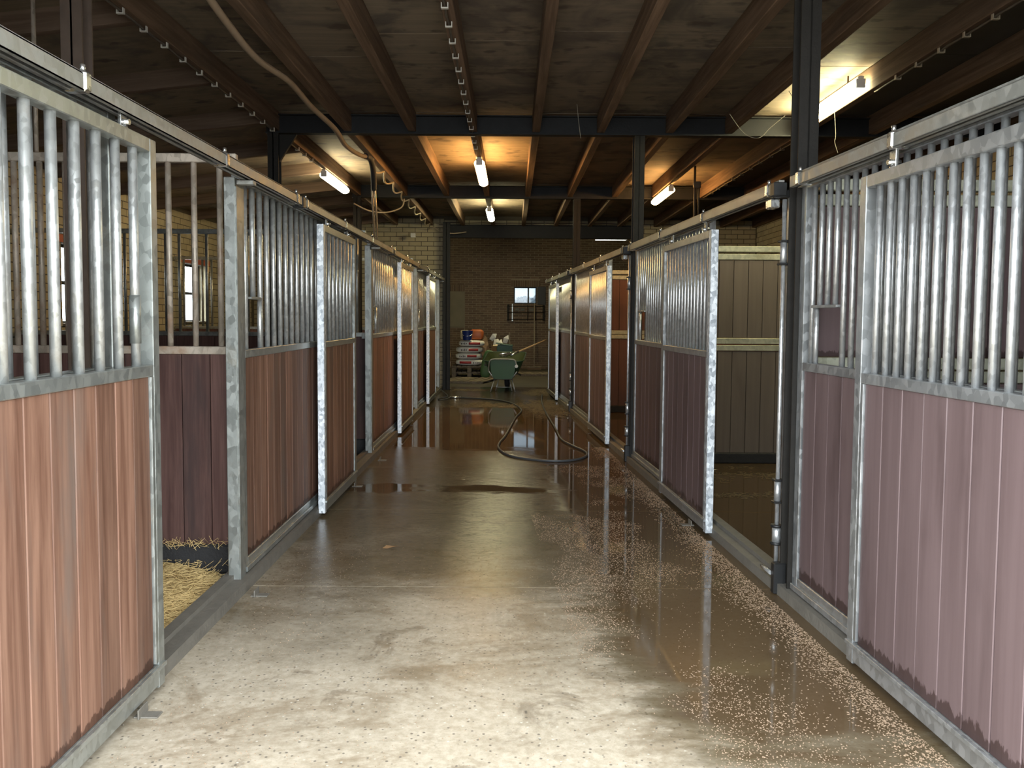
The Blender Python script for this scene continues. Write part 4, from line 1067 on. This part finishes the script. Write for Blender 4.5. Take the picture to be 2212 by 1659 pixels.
for q, (x, z, rx, l) in enumerate(((-0.54, 0.99, 35, 'left torn paper flap standing up behind the wheelbarrow'), (-0.22, 0.93, 12, 'right torn paper flap standing up behind the wheelbarrow'))):
    mb = MB(); k = 1.0 if q else 0.75; P = [(-0.05 * k, 0, -0.1), (0.06, 0.02, -0.1), (0.08, -0.01, 0.02 * k), (0.05 * k, 0.02, 0.12), (-0.05, -0.02, 0.06 - 0.03 * q)]
    mb.add(P, [(0, 1, 2), (0, 2, 4), (4, 2, 3)]); o = mb.obj('paper_flap', 'bagwhite', loc=(x + 0.05, 21.05, z), rot=(0, R(rx), 0), label=l, cat='paper'); o.modifiers.new('thick', 'SOLIDIFY').thickness = 0.006
e, patch = sack('green_sack', (-0.60, 20.05, 0.35), (0.28, 0.18, 0.68), 'baggreen', 'green printed sack leaning beside the white sack stack', 'sack', 0, None, seed=21, rot=(R(-6), R(12), 0))
for i in range(4): patch('dark_print', -0.06, 0.02, 0.16 - 0.07 * i, 0.20 - 0.07 * i, 'bagink')
cr = empty('green_crate', (-0.19, 20.6, 0), 0, 'dark green plastic crate behind the wheelbarrow tub', 'crate')
for s in (-1, 1): box('side', (s * 0.19, 0, 0.41), (0.02, 0.42, 0.78), 'crate', cr); box('end', (0, s * 0.20, 0.41), (0.36, 0.02, 0.78), 'crate', cr)
box('floor', (0, 0, 0.012), (0.40, 0.42, 0.024), 'crate', cr); box('lid', (0, 0, 0.81), (0.42, 0.44, 0.025), 'crate', cr, 0.006, (0, R(9), 0))
for z in (0.2, 0.5): box('rib', (0, -0.214, z), (0.38, 0.012, 0.03), 'crate', cr)
cbx = empty('cardboard_box', (-0.44, 20.28, 0), 0, 'brown cardboard box between the green sack and the crate', 'box')
for s in (-1, 1): box('side', (s * 0.06, 0, 0.40), (0.008, 0.18, 0.80), 'card', cbx); box('end', (0, s * 0.09, 0.40), (0.112, 0.008, 0.80), 'card', cbx)
box('flap', (0.03, -0.11, 0.80), (0.11, 0.06, 0.006), 'bagcream', cbx, 0.001, (R(30), 0, 0))
# brooms and stick
br = empty('push_broom', (0.63, 23.40, 0), 0, 'long-handled push broom leaning on the back wall below the window', 'broom')
mb = MB(); mb.tube([(0, 0.0, 0.10), (0.0, 0.40, 1.88)], 0.014, 8); mb.obj('handle', 'paleh', br, True)
box('head', (0, 0, 0.085), (0.40, 0.07, 0.045), 'fence', br, 0.006)
mb = MB()
for i in range(40):
    for j in range(3):
        x = -0.19 + 0.38 * i / 39; y = -0.022 + 0.022 * j; mb.box(x - 0.003, x + 0.003, y - 0.003, y + 0.003, 0.003, 0.065)
mb.obj('bristles', 'sackbrown', br, kind='stuff')
st = empty('stick', (-0.04, 23.6, 0), 0, 'short pale stick leaning on the back wall behind the torn sack', 'stick')
mb = MB(); mb.tube([(0, 0, 0.0), (-0.045, 0.37, 1.03)], [0.017, 0.015], 8); mb.obj('shaft', 'paleh', st, True); rod('tip', (-0.045, 0.37, 1.03), 0.02, 0.012, 'paleh', st, 8)
# iron rack on the wall below the window
rk = empty('iron_rack', (0.39, YB - 0.035, 1.38), 0, 'black iron rack mounted on the back wall below the window', 'rack')
for z in (0.04, 0.24, 0.42): rod('rack_bar', (-0.53, -0.10, z), 1.06, 0.012, 'black', rk, 8, (0, R(90), 0))
box('side_plate', (-0.51, -0.05, 0.24), (0.06, 0.10, 0.46), 'black', rk); box('side_plate', (0.51, -0.05, 0.24), (0.05, 0.10, 0.46), 'black', rk)
box('upright', (-0.39, -0.06, 0.24), (0.035, 0.09, 0.50), 'galvL', rk); rod('rack_bar', (0.05, -0.10, 0.0), 0.46, 0.009, 'black', rk, 8); rod('rack_bar', (0.28, -0.10, 0.0), 0.46, 0.009, 'black', rk, 8)
for x in (-0.25, -0.10, 0.16): box('grey_block', (x, 0.008, 0.33), (0.13, 0.03, 0.09), 'sill', rk, 0.004)
# dark bits leaning at the right of the store
pallet((0.62, 21.4, 0), 'low slatted pallet deck on the store floor before the push broom', 0.9, 0.9, R(8), True)

# ================================================================ hedge seen through the back window
def bush(c, rx, rz, label, seed):
    e = empty('hedge_bush', c, 0, label, 'bush', 'bushes beyond the back window')
    mb = MB(); rnd = random.Random(seed)
    for _ in range(3000):
        v = Vector((rnd.gauss(0, 1), rnd.gauss(0, 1), rnd.gauss(0, 1))).normalized() * rnd.random() ** 0.4
        p = Vector((v.x * rx, v.y * rx, rz + v.z * rz)); s = 0.12
        a = Vector((rnd.gauss(0, 1), rnd.gauss(0, 1), rnd.gauss(0, 1))).normalized(); b = a.orthogonal().normalized(); c_ = a.cross(b)
        mb.add([p + a * s, p - a * s * 0.5 + b * s, p - a * s * 0.5 - b * s * 0.6 + c_ * s, p - a * s * 0.5 - b * s * 0.6 - c_ * s], [(0, 1, 2), (0, 2, 3), (0, 3, 1), (1, 3, 2)])
    mb.obj('foliage', 'bush', e)
    mb = MB(); mb.tube([(0, 0, -0.1), (0.03, 0, rz)], [0.09, 0.05], 6); mb.obj('trunk', 'bush', e)
bush((0.75, 58, -0.1), 1.0, 1.52, 'rounded grey bush seen through the left pane of the back window', 3)
bush((1.80, 61, -0.1), 0.75, 1.56, 'darker bush seen through the right pane of the back window', 4)

# rough sleeve on the last bar of the big left door
d0 = bpy.data.objects['stall_door']
rod('bar_sleeve', (0, 0.079 + 0.1365 * 7.5, 1.39), 0.18, 0.0205, 'galvL', d0, 12)
